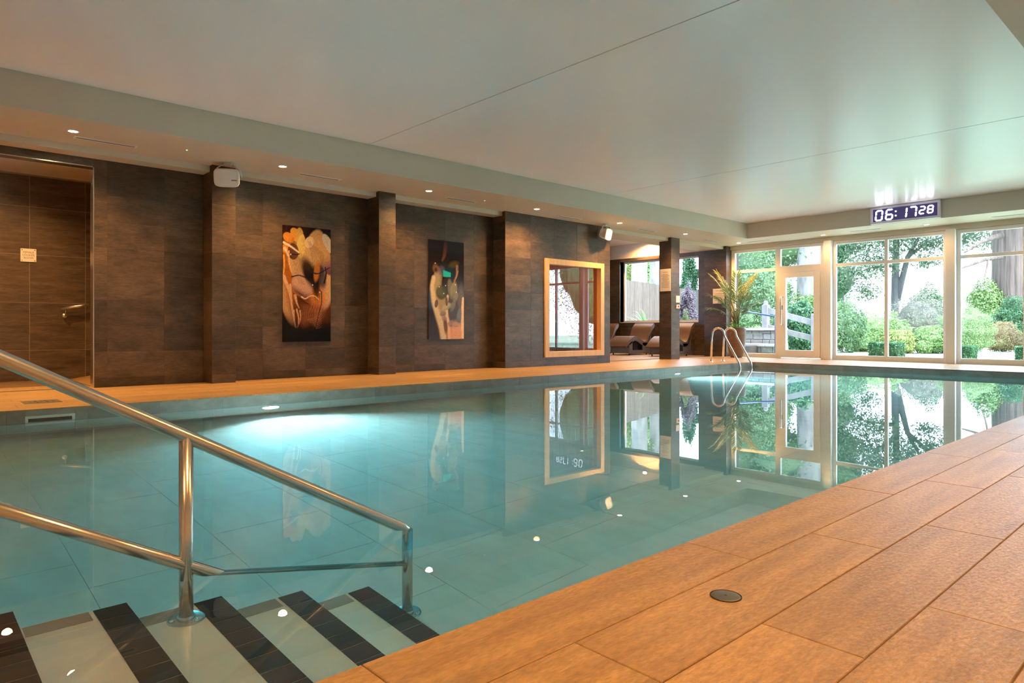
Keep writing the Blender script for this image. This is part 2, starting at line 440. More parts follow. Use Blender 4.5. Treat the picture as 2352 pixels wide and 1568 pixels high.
# steps
SX = -2.40
steps = struct('pool_steps')
edges = [(0.25, -0.132), (0.54, -0.284), (0.832, -0.437), (1.125, -0.590), (1.408, -0.742)]
recv = [pool_recv]
prev = YN
for i, (ye, z) in enumerate(edges):
    o = obj('step', MB().box(SX, XR - 0.013, YN + 0.013, ye, (edges[i + 1][1] - 0.004 if i < 4 else ZP + 0.012), z - 0.001) if False else
            MB().box(SX, XR - 0.013, prev if i else YN + 0.013, ye, ZP + 0.013, z), 'step', steps)
    recv.append(o)
    obj('edge_strip', MB().box(SX + 0.001, SX + 0.075, prev + 0.02, ye - 0.105, z, z + 0.003), 'coping', steps)
    n = 12; w = (XR - 0.014 - SX) / n
    me = tile_mesh('nosing_tile', w - 0.0035, 0.092, 0.012, '+z', 'black_tile', 0.001)
    for k in range(n):
        q = link('nosing_tile', me, None, steps, (SX + w * (k + .5), ye - 0.047, z + 0.004)); recv.append(q)
    prev = ye
# water body
W = MB().box(XL - 0.008, XR + 0.008, YN - 0.008, YF + 0.008, ZP - 0.1, ZW)
water = obj('pool_water', W, 'water')
tag(water, 'calm clear turquoise water filling the swimming pool', 'water'); water['kind'] = 'stuff'

# ================================================================== CEILING
g = MB(); g.box(-14.2, XRW + 0.2, YB - 0.2, 16.4, ZC + 0.1, ZC + 0.25)
ceiling = struct('ceiling', g, 'gap')
XA, YFS, XRS = -7.947, 14.69, -1.155
joints = [YB, -0.35, 4.666, 9.639, YFS]
for a, b in zip(joints[:-1], joints[1:]):
    obj('ceiling_panel', MB().box(XA + 0.008, XRS - 0.004, a + 0.007, b - 0.007, ZC, ZC + 0.03), 'ceiling', ceiling)
obj('soffit', MB().box(XW - 0.05, XA, YB, 16.0, ZS, ZC + 0.06), 'soffit', ceiling)
obj('soffit', MB().box(XA, XRS, YFS, 16.0, ZS, ZC + 0.06), 'soffit', ceiling)
obj('soffit', MB().box(XRS, XRW, YB, 16.0, ZS, ZC + 0.06), 'soffit', ceiling)
obj('downstand', MB().box(-9.75, -9.08, YB, 8.05, ZD, ZS), 'soffit', ceiling)
obj('downstand', MB().box(-9.75, -9.08, 10.97, YW - 0.22, ZD, ZS), 'soffit', ceiling)
obj('ceiling_panel', MB().box(-14.0, XW - 0.05, 10.9, 16.2, 3.2, 3.23), 'ceiling', ceiling)
obj('ceiling_panel', MB().box(-14.0, XW - 0.05, YB, 8.05, 2.80, 2.83), 'ceiling', ceiling)

# ================================================================== LEFT WALL, bays, columns, sauna block, recess
OPN = (-0.9, 1.753, 0.0, 2.642)            # doorway into the recess
wl = struct('wall_left', holed(0, -9.47, XW - 0.002, YB, 8.05, -0.02, ZD + 0.02, [OPN]), 'grout_dark')
tile_rect(wl, 'wall_tile', 'wall_tile', '+x', XW, 1.753, 3.0, 0.0, ZD, TW, TH, 3.793, 0.11)
tile_rect(wl, 'wall_tile', 'wall_tile', '+x', XW, -0.9, 1.753, 2.642, ZD, TW, TH, 3.793, 0.11)
tile_rect(wl, 'wall_tile', 'wall_tile', '+x', XW, 3.3, 5.46, 0.0, ZD, TW, TH, 3.793, 0.11)
tile_rect(wl, 'wall_tile', 'wall_tile', '+x', XW, 5.76, 8.05, 0.0, ZD, TW, TH, 3.793, 0.11)
# recess behind the doorway
XB = -11.18
g = MB(); g.box(XB - 0.15, XB - 0.0015, -1.2, 3.4, 0, 2.8); g.box(XB - 0.15, -9.47, 3.3, 3.45, 0, 2.8); g.box(XB - 0.15, -9.47, -1.3, -1.15, 0, 2.8)
wr = struct('wall_recess', g, 'grout_light')
tile_rect(wr, 'wall_tile', 'recess_tile', '+x', XB, -1.1, 3.3, 0.0, 2.78, 0.65, 0.65, 1.344, 0.41, 0.005)
g = MB(); g.prism([(1.75, -0.01), (3.3, 0.24), (3.3, -0.01)], 0, XB, -9.47)
obj('ramp', g, 'deck', wr)
t1 = struct('trim_1')
obj('jamb', MB().box(-9.478, XW + 0.006, 1.741, 1.753, 0, 2.642), 'steel', t1)
obj('head', MB().box(-9.478, XW + 0.006, -0.9, 1.753, 2.630, 2.642), 'steel', t1)

def column(y0, y1, x_back, free=False):
    c = struct('column', MB().box(x_back, XC - 0.002, y0 + 0.002, y1 - 0.002, 0, ZS), 'grout_dark')
    tile_rect(c, 'wall_tile', 'wall_tile', '+x', XC, y0, y1, 0, ZS, TW, TH, y0 - 0.1, 0.11)
    tile_rect(c, 'wall_tile', 'wall_tile', '-y', y0, x_back, XC, 0, ZS, TW, TH, x_back - 0.1, 0.11)
    if free:
        tile_rect(c, 'wall_tile', 'wall_tile', '+y', y1, x_back, XC, 0, ZS, TW, TH, x_back - 0.1, 0.11)
    return c
column(3.0, 3.3, XW)
column(5.46, 5.76, XW)
column(13.17, 13.51, -9.33, True)
# sauna block
SW = (9.04 + 0.05, 10.75 - 0.05, 0.165 + 0.06, 2.04 - 0.06)
ws = struct('wall_sauna')
obj('wall_core', holed(0, XC - 0.10, XC - 0.002, 8.052, 10.96, 0, ZS, [SW]), 'grout_dark', ws)
tile_rect(ws, 'wall_tile', 'wall_tile', '+x', XC, 8.05, 10.97, 0, ZS, TW, TH, 8.05, 0.11, holes=[SW])
tile_rect(ws, 'wall_tile', 'wall_tile', '-y', 8.05, XW - 0.3, XC, 0, ZS, TW, TH, XW - 0.3, 0.11)
obj('wall_core', MB().box(XW - 3.6, XC - 0.012, 8.052, 8.14, 0, ZS), 'grout_dark', ws)
obj('wall_core', MB().box(XW - 3.6, XC - 0.02, 10.88, 10.965, 0, 3.2), 'grout_dark', ws)
obj('wall_core', MB().box(XW - 3.6, XC - 0.1, 8.1, 10.9, 2.5, 2.6), 'sauna_board', ws)
tile_rect(ws, 'wall_tile', 'wall_tile', '+y', 10.975, XW - 3.4, XC, 0, ZS, TW, TH, XC, 0.11)
obj('edge_trim', MB().box(-9.16, -9.10, 10.99, 11.06, 0, ZS), 'steel', ws)
# sauna interior boards, seen through the glass
for k in range(22):
    y = 8.16 + k * 0.124
    obj('board', MB().box(XC - 2.0, XC - 1.98, y, y + 0.119, 0, 2.5), 'sauna_board', ws)
for k in range(15):
    x = XC - 1.97 + k * 0.124
    obj('board', MB().box(x, x + 0.119, 8.145, 8.165, 0, 2.5), 'sauna_board', ws)
    obj('board', MB().box(x, x + 0.119, 10.855, 10.875, 0, 2.5), 'sauna_board', ws)
obj('bench', MB().box(XC - 1.95, XC - 1.3, 8.2, 10.84, 0.85, 0.9), 'sauna_board', ws)
obj('bench', MB().box(XC - 1.3, XC - 0.8, 8.2, 10.84, 0.42, 0.47), 'sauna_board', ws)
w5 = struct('window_5')
y0, y1, z0, z1 = 9.04, 10.75, 0.165, 2.04
for (a, b, c, d) in ((y0, y0 + 0.105, z0, z1), (y1 - 0.105, y1, z0, z1), (y0 + 0.105, y1 - 0.105, z0, z0 + 0.105), (y0 + 0.105, y1 - 0.105, z1 - 0.105, z1)):
    bevel(obj('frame', MB().box(XC - 0.09, XC + 0.035, a, b, c, d), 'sauna_frame', w5), 0.003)
obj('pane', MB().box(XC - 0.075, XC - 0.067, y0 + 0.1, y1 - 0.1, z0 + 0.1, z1 - 0.1), 'sauna_pane', w5)
sl = bpy.data.lights.new('sauna_glow', 'AREA'); sl.energy = 24; sl.color = (1, 0.22, 0.07); sl.size = 0.5; sl.shape = 'SQUARE'
slo = bpy.data.objects.new('sauna_glow', sl); COL.objects.link(slo); slo.location = (XC - 1.2, 8.9, 2.45); slo.parent = ws

# ================================================================== RELAXATION AREA back wall
YR = 15.92
WA = (-12.67, -10.02, 0.90, 2.69)
wf = struct('wall_relaxation', holed(1, YR + 0.002, YR + 0.25, -13.6, -8.98, -0.02, 2.78, [WA]), 'grout_dark')
tile_rect(wf, 'wall_tile', 'wall_tile', '-y', YR, -13.4, -9.63, 0, 2.78, TW, TH, -12.67, 0.11, holes=[WA])
obj('end_block', MB().box(-9.63, XC - 0.002, 15.582, YR + 0.2, 0, ZS), 'grout_dark', wf)
tile_rect(wf, 'wall_tile', 'wall_tile', '-y', 15.58, -9.63, XC, 0, ZS, TW, TH, -9.63, 0.11)
tile_rect(wf, 'wall_tile', 'wall_tile', '+x', XC, 15.58, 15.76, 0, ZS, TW, TH, 15.4, 0.11)
obj('upper_wall', MB().box(-14, -9.33, YR + 0.06, YR + 0.25, 2.78, 3.22), 'paint', wf)
obj('wall_core', MB().box(-14.1, -13.4, 10.9, 16.2, 0, 3.2), 'grout_dark', wf)
obj('reveal', MB().box(-12.69, -12.67, YR - 0.002, YR + 0.24, 0.90, 2.69), 'steel', wf)
w6 = struct('window_6')
for (a, b, c, d) in ((WA[0], WA[0] + 0.05, .9, 2.69), (WA[1] - 0.05, WA[1], .9, 2.69), (-11.2, -11.08, .9, 2.69)):
    obj('frame', MB().box(a, b, YR + 0.17, YR + 0.23, c, d), 'sauna_frame' if a == -11.2 else 'white_frame', w6)
for (a, b, c, d) in ((WA[0] + .05, -11.2, .9, .95), (-11.08, WA[1] - .05, .9, .95), (WA[0] + .05, -11.2, 2.64, 2.69), (-11.08, WA[1] - .05, 2.64, 2.69)):
    obj('frame', MB().box(a, b, YR + 0.17, YR + 0.23, c, d), 'white_frame', w6)
obj('window_sill', MB().box(WA[0], WA[1], YR - 0.01, YR + 0.17, .885, .9), 'white_frame', w6)
for (a, b) in ((WA[0] + .05, -11.2), (-11.08, WA[1] - .05)):
    obj('pane', MB().box(a, b, YR + 0.195, YR + 0.203, .95, 2.64), 'pane', w6)

# ================================================================== FAR WINDOW WALL
ZT, ZH = 2.155, 2.70
wfar = struct('wall_far')
obj('header', MB().box(-9.0, XRW, YW + 0.03, YW + 0.22, 2.70, ZS + 0.2), 'soffit', wfar)
obj('header_lip', MB().box(-9.0, XRW, YW - 0.03, YW + 0.03, 2.715, ZS), 'soffit', wfar)
obj('sill_base', MB().box(-9.0, XRW, YW + 0.02, YW + 0.3, -0.3, 0.0), 'paving', wfar)
for xp in (-6.56, -4.12, -1.68, 0.76):
    bevel(obj('pillar', MB().box(xp - 0.065, xp + 0.10, YW - 0.10, YW + 0.14, 0, 2.72), 'white_frame', wfar), 0.004)
def bar(w, a, b, c, d, nm='frame', dep=(0.03, 0.10)):
    return bevel(obj(nm, MB().box(a, b, YW + dep[0], YW + dep[1], c, d), 'white_frame', w), 0.004)
def pane(w, a, b, c, d):
    return obj('pane', MB().box(a, b, YW + 0.060, YW + 0.068, c, d), 'pane', w)
def glazed(n, x0, x1, xm, zb=0.06):
    w = struct('window_%d' % n)
    bar(w, x0 - .0, x0 + .07, 0, ZH); bar(w, x1 - .04, x1 + .035, 0, ZH)
    bar(w, x0 + .07, x1 - .04, ZH - .07, ZH); bar(w, x0 + .07, x1 - .04, 0, zb + 0.05)
    bar(w, xm - .035, xm + .035, zb + .05, ZH - .07, 'mullion')
    for (a, b) in ((x0 + .07, xm - .035), (xm + .035, x1 - .04)):
        bar(w, a, b, ZT - .035, ZT + .035, 'transom')
        pane(w, a, b, zb + .05, ZT - .035); pane(w, a, b, ZT + .035, ZH - .07)
    return w
# door bay
w1 = struct('window_1')
bar(w1, -9.0, -8.90, 0, ZH); bar(w1, -8.90, -6.66, ZH - .07, ZH); bar(w1, -7.83, -7.70, 0, ZH - .07, 'mullion'); bar(w1, -6.74, -6.625, 0, ZH - .07)
bar(w1, -8.90, -7.83, 0, .10); bar(w1, -8.90, -7.83, ZT - .035, ZT + .035, 'transom'); bar(w1, -7.70, -6.74, 2.06, ZT + .06, 'transom')
pane(w1, -8.90, -7.83, .10, ZT - .035); pane(w1, -8.90, -7.83, ZT + .035, ZH - .07); pane(w1, -7.70, -6.74, ZT + .06, ZH - .07)
d1 = struct('door_1')
for (a, b, c, d) in ((-7.695, -7.56, .02, 2.055), (-6.89, -6.745, .02, 2.055), (-7.56, -6.89, .02, .20), (-7.56, -6.89, 1.93, 2.055)):
    bar(d1, a, b, c, d, 'door_frame', (0.0, 0.085))
obj('pane', MB().box(-7.56, -6.89, YW + .04, YW + .048, .20, 1.93), 'pane', d1)
for yy, nm in ((YW - 0.11, 'door_handle'), (YW + 0.19, 'door_handle')):
    s = 1 if yy > YW else -1
    base = YW + (0.085 if s > 0 else 0.0)
    xh = -7.625
    obj(nm, MB().tube([(xh, base, 0.81), (xh, yy - s * .03, 0.81), (xh, yy - s * .008, .82), (xh, yy, .84), (xh, yy, 1.44), (xh, yy - s * .008, 1.46), (xh, yy - s * .03, 1.47), (xh, base, 1.47)], 0.016, 10), 'chrome', d1)
obj('lock', MB().box(-7.655, -7.635, YW - 0.008, YW, 1.17, 1.27), 'brushed_plate', d1)
glazed(2, -6.46, -4.22, -5.34)
glazed(3, -4.02, -1.78, -2.90)
glazed(4, -1.58, 0.66, -0.46)
# right and back wall
struct('wall_right', MB().box(XRW, XRW + .2, YB, 16.2, -0.02, ZC + .1), 'paint')
struct('wall_back', MB().box(-14, XRW, YB - .2, YB, -0.02, ZC + .1), 'paint')

# ================================================================== LIGHT FITTINGS
def spot(parent, e, col, ang, blend, loc=(0, 0, -0.012), rad=0.055):
    ld = bpy.data.lights.new('lamp', 'SPOT'); ld.energy = e; ld.color = col; ld.spot_size = R(ang); ld.spot_blend = blend; ld.shadow_soft_size = rad
    lo = bpy.data.objects.new('lamp', ld); COL.objects.link(lo); lo.parent = parent; lo.location = loc
    return lo
WARM = (1.0, 0.51, 0.16)
ring = MB().lathe([(0.042, -0.002), (0.046, -0.006), (0.055, -0.005), (0.058, 0.0), (0.055, 0.001)], 24).mesh('trim_ring')
lens = MB().lathe([(0.0, -0.003), (0.044, -0.003)], 20, smooth=False).mesh('lens')
def downlight(x, y, z, label, e=70, ang=148, blend=0.95, col=WARM, grp='recessed downlights in the soffits'):
    t = thing('downlight', label, 'downlight', (x, y, z), 0, grp)
    link('trim_ring', ring, 'white_plastic', t); link('lens', lens, 'lamp_emit', t)
    spot(t, e, col, ang, blend)
    return t
where = ['above the locker room doorway', 'above the first wall picture, beside the white speaker', 'above the second wall picture',
         'above the tiled block, left of the sauna window', 'just beside the far ceiling speaker', 'beyond the free-standing tiled column', 'in the corner above the potted palm']
for k in range(7):
    downlight(-8.48, 1.40 + 2.31 * k, ZS, 'round warm downlight in left soffit ' + where[k], e=215)
for k, w in enumerate(['in far soffit above the glazed door', 'in far soffit just under the digital clock right end', 'in far soffit toward the right edge']):
    downlight(-6.49 + 2.06 * k, 15.38, ZS, 'round warm downlight ' + w, e=28)
downlight(-8.48, -0.91, ZS, 'round warm downlight in left soffit just outside the left frame edge', e=215)
for k, w in enumerate(['behind the camera', 'level with the pool steps', 'past the round drain cover', 'farthest along the right-hand deck']):
    downlight(-0.62, -1.31 + 2.31 * k, ZS, 'round warm downlight in right soffit ' + w, e=160)
p = onz(1490, 552, 3.2)
downlight(-11.6, 15.68, 3.2, 'warm ceiling spot washing the wall above the lounger window', e=210, ang=160, blend=.5)
downlight(-10.4, 14.6, 3.2, 'warm ceiling spot above the lounger behind the column', e=120)
downlight(-10.2, 1.0, 2.80, 'warm ceiling spot inside the locker room recess', e=170)

# ================================================================== AIR VENTS
def vent(c, ln, along, label, w=0.10):
    t = thing('air_vent', label, 'vent', (c[0], c[1], ZS), 0 if along == 'y' else R(90), 'slot air vents in the soffits')
    h = ln / 2
    g = MB(); g.box(-w / 2, w / 2, -h, -h + .02, -.006, 0); g.box(-w / 2, w / 2, h - .02, h, -.006, 0)
    g.box(-w / 2, -w / 2 + .02, -h + .02, h - .02, -.006, 0); g.box(w / 2 - .02, w / 2, -h + .02, h - .02, -.006, 0)
    obj('frame', g, 'white_plastic', t)
    obj('backing', MB().box(-w / 2 + .02, w / 2 - .02, -h + .02, h - .02, -.0025, -.0005), 'vent_dark', t)
    for s in (.5,):
        obj('slat', MB().box(s * w * .22 - .004, s * w * .22 + .004, -h + .02, h - .02, -.005, -.003), 'white_plastic', t)
vl = [(243, 327, 0.62, 'behind the leftmost downlight'), (732, 407, 0.62, 'right of the near speaker'), (1055, 460, .62, 'above the second wall picture'), (1306, 500, .62, 'above the sauna window'),
      (1492, 528, .62, 'before the free-standing column'), (1634, 553, .62, 'near the far left corner')]
for px, py, ln, w in vl:
    p = onz(px, py, ZS); vent((-8.72, p.y), ln, 'y', 'white slot air vent in left soffit ' + w)
for px, py, w in ((1739, 553, 'left of the door'), (1996, 530, 'below the clock'), (2330, 497, 'at the right edge')):
    p = onz(px, py, ZS); vent((p.x, 15.3), .62, 'x', 'white slot air vent in far soffit ' + w)
for px, py, w in ((429, 344, 'left of the near speaker'), (1113, 460, 'above the second picture')):
    p = onz(px, py, ZS)
    t = thing('indicator_lamp', 'tiny green indicator lamp in soffit ' + w, 'indicator', (p.x, p.y, ZS), 0, 'green indicator lamps')
    obj('bezel', MB().lathe([(0.0, -.004), (.014, -.004), (.018, 0)], 16), 'white_plastic', t)
    obj('led', MB().lathe([(0.0, -.0075), (.006, -.0065), (.008, -.004)], 12), 'led_green', t)

# ================================================================== CLOCK
cx0, cx1, cz0, cz1 = -5.22, -3.98, 2.815, 3.155
ck = thing('digital_clock', 'white framed digital wall clock reading 06:1728 in lit digits', 'clock', ((cx0 + cx1) / 2, YFS, 2.985))
hw, hh = (cx1 - cx0) / 2, (cz1 - cz0) / 2
g = MB(); fr = 0.045
for (a, b, c, d) in ((-hw, hw, hh - fr, hh), (-hw, hw, -hh, -hh + fr), (-hw, -hw + fr, -hh + fr, hh - fr), (hw - fr, hw, -hh + fr, hh - fr)):
    g.box(a, b, -.09, -.001, c, d)
bevel(obj('case', g, 'clock_case', ck), .004)
obj('display', MB().box(-hw + fr, hw - fr, -.075, -.01, -hh + fr, hh - fr), 'clock_panel', ck)
SEG = {'0': 'abcdef', '1': 'bc', '2': 'abged', '6': 'acdefg', '7': 'abc', '8': 'abcdefg'}
def digit(ch, x, zb, w, h, th, sl=0.10):
    g = MB()
    def seg(u0, v0, u1, v1):
        d = Vector((u1 - u0, v1 - v0)).normalized(); n = Vector((-d.y, d.x)) * th / 2; e = d * th / 2
        a = Vector((u0, v0)) + e * .35; b = Vector((u1, v1)) - e * .35
        pts = [a, a + e + n, b - e + n, b, b - e - n, a + e - n]
        g.prism([(p.x + x + sl * p.y, p.y + zb) for p in pts], 1, -.082, -.075)
    m = h / 2
    S7 = {'a': (0, h, w, h), 'b': (w, m, w, h), 'c': (w, 0, w, m), 'd': (0, 0, w, 0), 'e': (0, 0, 0, m), 'f': (0, m, 0, h), 'g': (0, m, w, m)}
    for s in SEG[ch]: seg(*S7[s])
    obj('digit', g, 'clock_led', ck)
H1, W1 = 0.19, 0.115
for ch, x in (('0', -.525), ('6', -.335), ('1', -.085), ('7', .085)): digit(ch, x, -H1 / 2 - .005, W1, H1, .026)
for ch, x in (('2', .265), ('8', .405)): digit(ch, x, -H1 / 2 + .035, .085, .135, .021)
for dz in (-.04, .045): obj('digit', MB().box(-.165, -.14, -.082, -.075, dz - .012, dz + .012), 'clock_led', ck)

# ================================================================== SPEAKERS
def speaker(loc, yaw, tilt, label):
    t = thing('speaker', label, 'speaker', loc, yaw, 'white ceiling speakers')
    # local: front faces +x; bracket hangs from z=0
    dz = -.185
    g = MB(); hw, hh = .155, .115
    pr = []
    for (x, k) in ((-.085, .62), (-.06, .78), (.055, .98), (.075, 1.0), (.090, .95)):
        ringp = []
        for i in range(32):
            a = 2 * math.pi * i / 32; c, s = math.cos(a), math.sin(a)
            q = (abs(c) ** 5 + abs(s) ** 5) ** (-1 / 5)
            ringp.append((x, hw * k * c * q, hh * k * s * q))
        pr.append(ringp)
    vs = [p for r_ in pr for p in r_]; n = 32
    fs = [(i * n + k, i * n + (k + 1) % n, (i + 1) * n + (k + 1) % n, (i + 1) * n + k) for i in range(len(pr) - 1) for k in range(n)]
    g.add(vs, fs, True); g.add(pr[0], [tuple(range(n))]); g.add(pr[-1], [tuple(range(n))])
    b = obj('cabinet', g, 'white_plastic', t, (0, 0, dz), (0, tilt, 0))
    gl = MB()
    rp = [(0.0905, p[1] * .93, p[2] * .93) for p in pr[-1]]; rq = [(0.094, p[1] * .90, p[2] * .90) for p in pr[-1]]
    gl.add(rp + rq, [(k, (k + 1) % n, n + (k + 1) % n, n + k) for k in range(n)] + [tuple(range(n, 2 * n))])
    obj('grille', gl, 'clock_case' if False else 'white_plastic', b)
    obj('name_plate', MB().box(.094, .096, .06, .125, -.035, -.022), 'ink', b)
    arc = []
    for k in range(13):
        a = math.pi * k / 12
        arc.append((0, .168 * math.cos(a), dz + .01 + .16 * math.sin(a) ** .8))
    g = MB()
    for p, q in zip(arc[:-1], arc[1:]):
        p, q = Vector(p), Vector(q); d = (q - p) / 2; nrm = Vector((0, -d.z, d.y)).normalized() * .003
        g.obox((p + q) / 2, (.014, 0, 0), d * 1.05, nrm)
    obj('bracket', g, 'white_plastic', t)
    obj('ceiling_mount', MB().box(-.03, .03, -.045, .045, -.03, 0), 'white_plastic', t)
speaker((-8.80, 3.13, ZS), R(-32), R(12), 'white ceiling speaker hung at the near column by the doorway')
speaker((-8.82, 10.60, ZS), R(18), R(14), 'white ceiling speaker hung at the sauna block corner')

# ================================================================== WALL PICTURES (flat prints)
def paint_mesh(name, w, h, nx, nz, fn):
    ys = np.linspace(0, 1, nx + 1); zs = np.linspace(0, 1, nz + 1)
    U, V = np.meshgrid(ys, zs)               # u: left to right, v: bottom to top
    c = np.clip(fn(U, V), 0, 1)
    verts = np.stack([np.zeros(U.size), U.ravel() * w - w / 2, V.ravel() * h - h / 2], 1)
    idx = np.arange((nx + 1) * (nz + 1)).reshape(nz + 1, nx + 1)
    f = np.stack([idx[:-1, :-1], idx[:-1, 1:], idx[1:, 1:], idx[1:, :-1]], -1).reshape(-1, 4)
    me = plant_mesh(name, verts, f)
    ca = me.color_attributes.new('print', 'FLOAT_COLOR', 'POINT')
    a = np.ones((U.size, 4), np.float32); a[:, :3] = c.reshape(-1, 3); ca.data.foreach_set('color', a.ravel())
    return me
def lin(c): return np.array([(x / 255) ** 2.2 for x in c])
def smooth(a, b, x):
    t = np.clip((x - a) / (b - a), 0, 1); return t * t * (3 - 2 * t)
def over(c, col, m): return c * (1 - m[..., None]) + np.asarray(col) * m[..., None] if np.ndim(col) == 1 else c * (1 - m[..., None]) + col * m[..., None]
ASP = 2.25
def petal(U, V, cu, cv, a, b, ang, soft=.06, pw=2.0):
    x = (U - cu); y = (V - cv) * ASP; ca, sa = math.cos(R(ang)), math.sin(R(ang))
    p = (x * ca + y * sa) / a; q = (-x * sa + y * ca) / b
    r = (np.abs(p) ** pw + np.abs(q) ** pw) ** (1 / pw)
    return 1 - smooth(1 - soft, 1 + soft, r), p, q
def stroke(U, V, pts, w0, w1, soft=.35):
    m = np.zeros_like(U); pts = [(a, b * ASP) for a, b in pts]
    # resample with Catmull-Rom
    P = [np.array(p) for p in pts]; P = [2 * P[0] - P[1]] + P + [2 * P[-1] - P[-2]]; out = []
    for i in range(1, len(P) - 2):
        for t in np.linspace(0, 1, 9)[:-1]:
            out.append(.5 * (2 * P[i] + (P[i + 1] - P[i - 1]) * t + (2 * P[i - 1] - 5 * P[i] + 4 * P[i + 1] - P[i + 2]) * t * t + (3 * P[i] - P[i - 1] - 3 * P[i + 1] + P[i + 2]) * t ** 3))
    out.append(P[-2])
    n = len(out); X, Y = U, V * ASP
    for i in range(n - 1):
        a, b = out[i], out[i + 1]; d = b - a; l2 = max(float(d @ d), 1e-9)
        t = np.clip(((X - a[0]) * d[0] + (Y - a[1]) * d[1]) / l2, 0, 1)
        dist = np.hypot(X - a[0] - t * d[0], Y - a[1] - t * d[1]); w = w0 + (w1 - w0) * i / n
        m = np.maximum(m, 1 - smooth(w * (1 - soft), w * (1 + soft), dist))
    return m
def art1(U, V):
    c = np.ones(U.shape + (3,)) * lin((26, 14, 12))
    wob = .02 * np.sin(9 * V + 5 * U) + .015 * np.sin(21 * U - 7 * V)
    c = over(c, lin((74, 38, 30)), .5 * smooth(.80, .95, V) * (1 - U))
    m, p, q = petal(U, V, .55, .40, .55, .62, 20, .5); c = over(c, lin((112, 58, 18)), m * .9)
    m, p, q = petal(U, V, .10, .60, .22, .62, 4, .3); c = over(c, lin((168, 98, 34)), m * .9)
    m, p, q = petal(U, V, .07, .38, .14, .55, 14, .12); c = over(c, lin((196, 150, 104)), m * smooth(-.7, .6, -p + .2))
    m, p, q = petal(U, V, .88, .47, .20, .42, -10, .2); c = over(c, lin((214, 172, 130)), m * smooth(-.9, .2, p))
    m, p, q = petal(U, V, .60, .27, .22, .32, -30, .5); c = over(c, lin((150, 92, 60)), m * .9)
    m, p, q = petal(U, V, .70, .41, .16, .22, 40, .4); c = over(c, lin((222, 138, 62)), m * .85)
    # pale folded body
    m, p, q = petal(U, V, .36, .66, .23, .46, 18, .12); c = over(c, lin((196, 160, 118)), m * .95); c = over(c, lin((92, 62, 44)), m * smooth(.1, .95, p))
    m, p, q = petal(U, V, .42, .50, .24, .24, -28, .12); c = over(c, lin((204, 160, 138)), m * .95); c = over(c, lin((120, 72, 52)), m * smooth(.3, .95, -q))
    for k in range(5):
        c = over(c, lin((92, 56, 40)), .55 * stroke(U, V, [(.28 + .03 * k, .44 - .012 * k), (.45 + .02 * k, .405 - .012 * k), (.64 + .01 * k, .45 - .02 * k)], .008, .004))
    m, p, q = petal(U, V, .64, .76, .23, .52, -12, .06); c = over(c, lin((208, 168, 118)), m); c = over(c, lin((110, 66, 74)), m * smooth(.1, .9, -q) * .9); c = over(c, lin((64, 34, 40)), m * smooth(.4, .95, -q + p * .4))
    m, p, q = petal(U, V, .54, .87, .09, .12, -30, .08); c = over(c, lin((236, 206, 160)), m)
    m, p, q = petal(U, V, .86, .77, .13, .42, 18, .06); c = over(c, lin((216, 168, 110)), m); c = over(c, lin((112, 76, 96)), m * smooth(-.2, .9, -q))
    m, p, q = petal(U, V, .95, .87, .09, .22, 30, .05); c = over(c, lin((224, 214, 196)), m)
    m, p, q = petal(U, V, .55, .60, .13, .32, 24, .4); c = over(c, lin((20, 12, 16)), m * .92)
    m, p, q = petal(U, V, .68, .50, .08, .30, 6, .5); c = over(c, lin((18, 11, 10)), m * .9)
    # petals on top
    for (a, b, w, h_, an, col) in ((.28, .915, .10, .17, 35, (226, 160, 70)), (.34, .905, .085, .19, 0, (210, 168, 84)), (.37, .83, .09, .24, -6, (232, 200, 112)), (.12, .895, .09, .12, 60, (232, 148, 58)), (.10, .80, .13, .10, 10, (222, 140, 60)), (.21, .78, .11, .16, 0, (86, 48, 44))):
        m, p, q = petal(U, V, a, b, w, h_, an, .05); c = over(c, lin(col), m * .92); c = over(c, lin(col) * .45, m * smooth(.2, 1.0, -q) * .6)
    # fine folds and veins
    for k in range(9):
        c = over(c, lin((66, 40, 34)), .5 * stroke(U, V, [(.52 + .035 * k, .88 - .01 * k), (.60 + .03 * k, .74), (.62 + .02 * k, .62)], .007, .003))
    for k in range(6):
        c = over(c, lin((120, 82, 52)), .55 * stroke(U, V, [(.20 + .025 * k, .74), (.24 + .03 * k, .62), (.34 + .02 * k, .50)], .006, .003))
    for k in range(8):
        c = over(c, lin((74, 36, 14)), .65 * stroke(U, V, [(.22 + .03 * k, .42 - .01 * k), (.32 + .04 * k, .30), (.36 + .04 * k, .14)], .012, .004))
    for k in range(5):
        c = over(c, lin((226, 140, 60)), .5 * stroke(U, V, [(.58 + .05 * k, .40), (.60 + .05 * k, .33), (.54 + .06 * k, .26)], .008, .004))
    m, p, q = petal(U, V, .80, .58, .09, .24, 12, .3); c = over(c, lin((56, 54, 66)), m * .8)
    m, p, q = petal(U, V, .70, .62, .06, .20, -8, .3); c = over(c, lin((196, 122, 40)), m * .85)
    c = over(c, lin((240, 226, 204)), stroke(U, V, [(.02, .85), (.16, .82), (.32, .775)], .022, .012))
    c = over(c, lin((232, 206, 170)), stroke(U, V, [(.04, .80), (.08, .77), (.10, .74)], .03, .01))
    c = over(c, lin((228, 170, 84)), stroke(U, V, [(.02, .74), (.03, .66), (.01, .56)], .016, .012))
    c = over(c, lin((236, 190, 120)), stroke(U, V, [(.12, .78), (.13, .68), (.18, .60)], .012, .008))
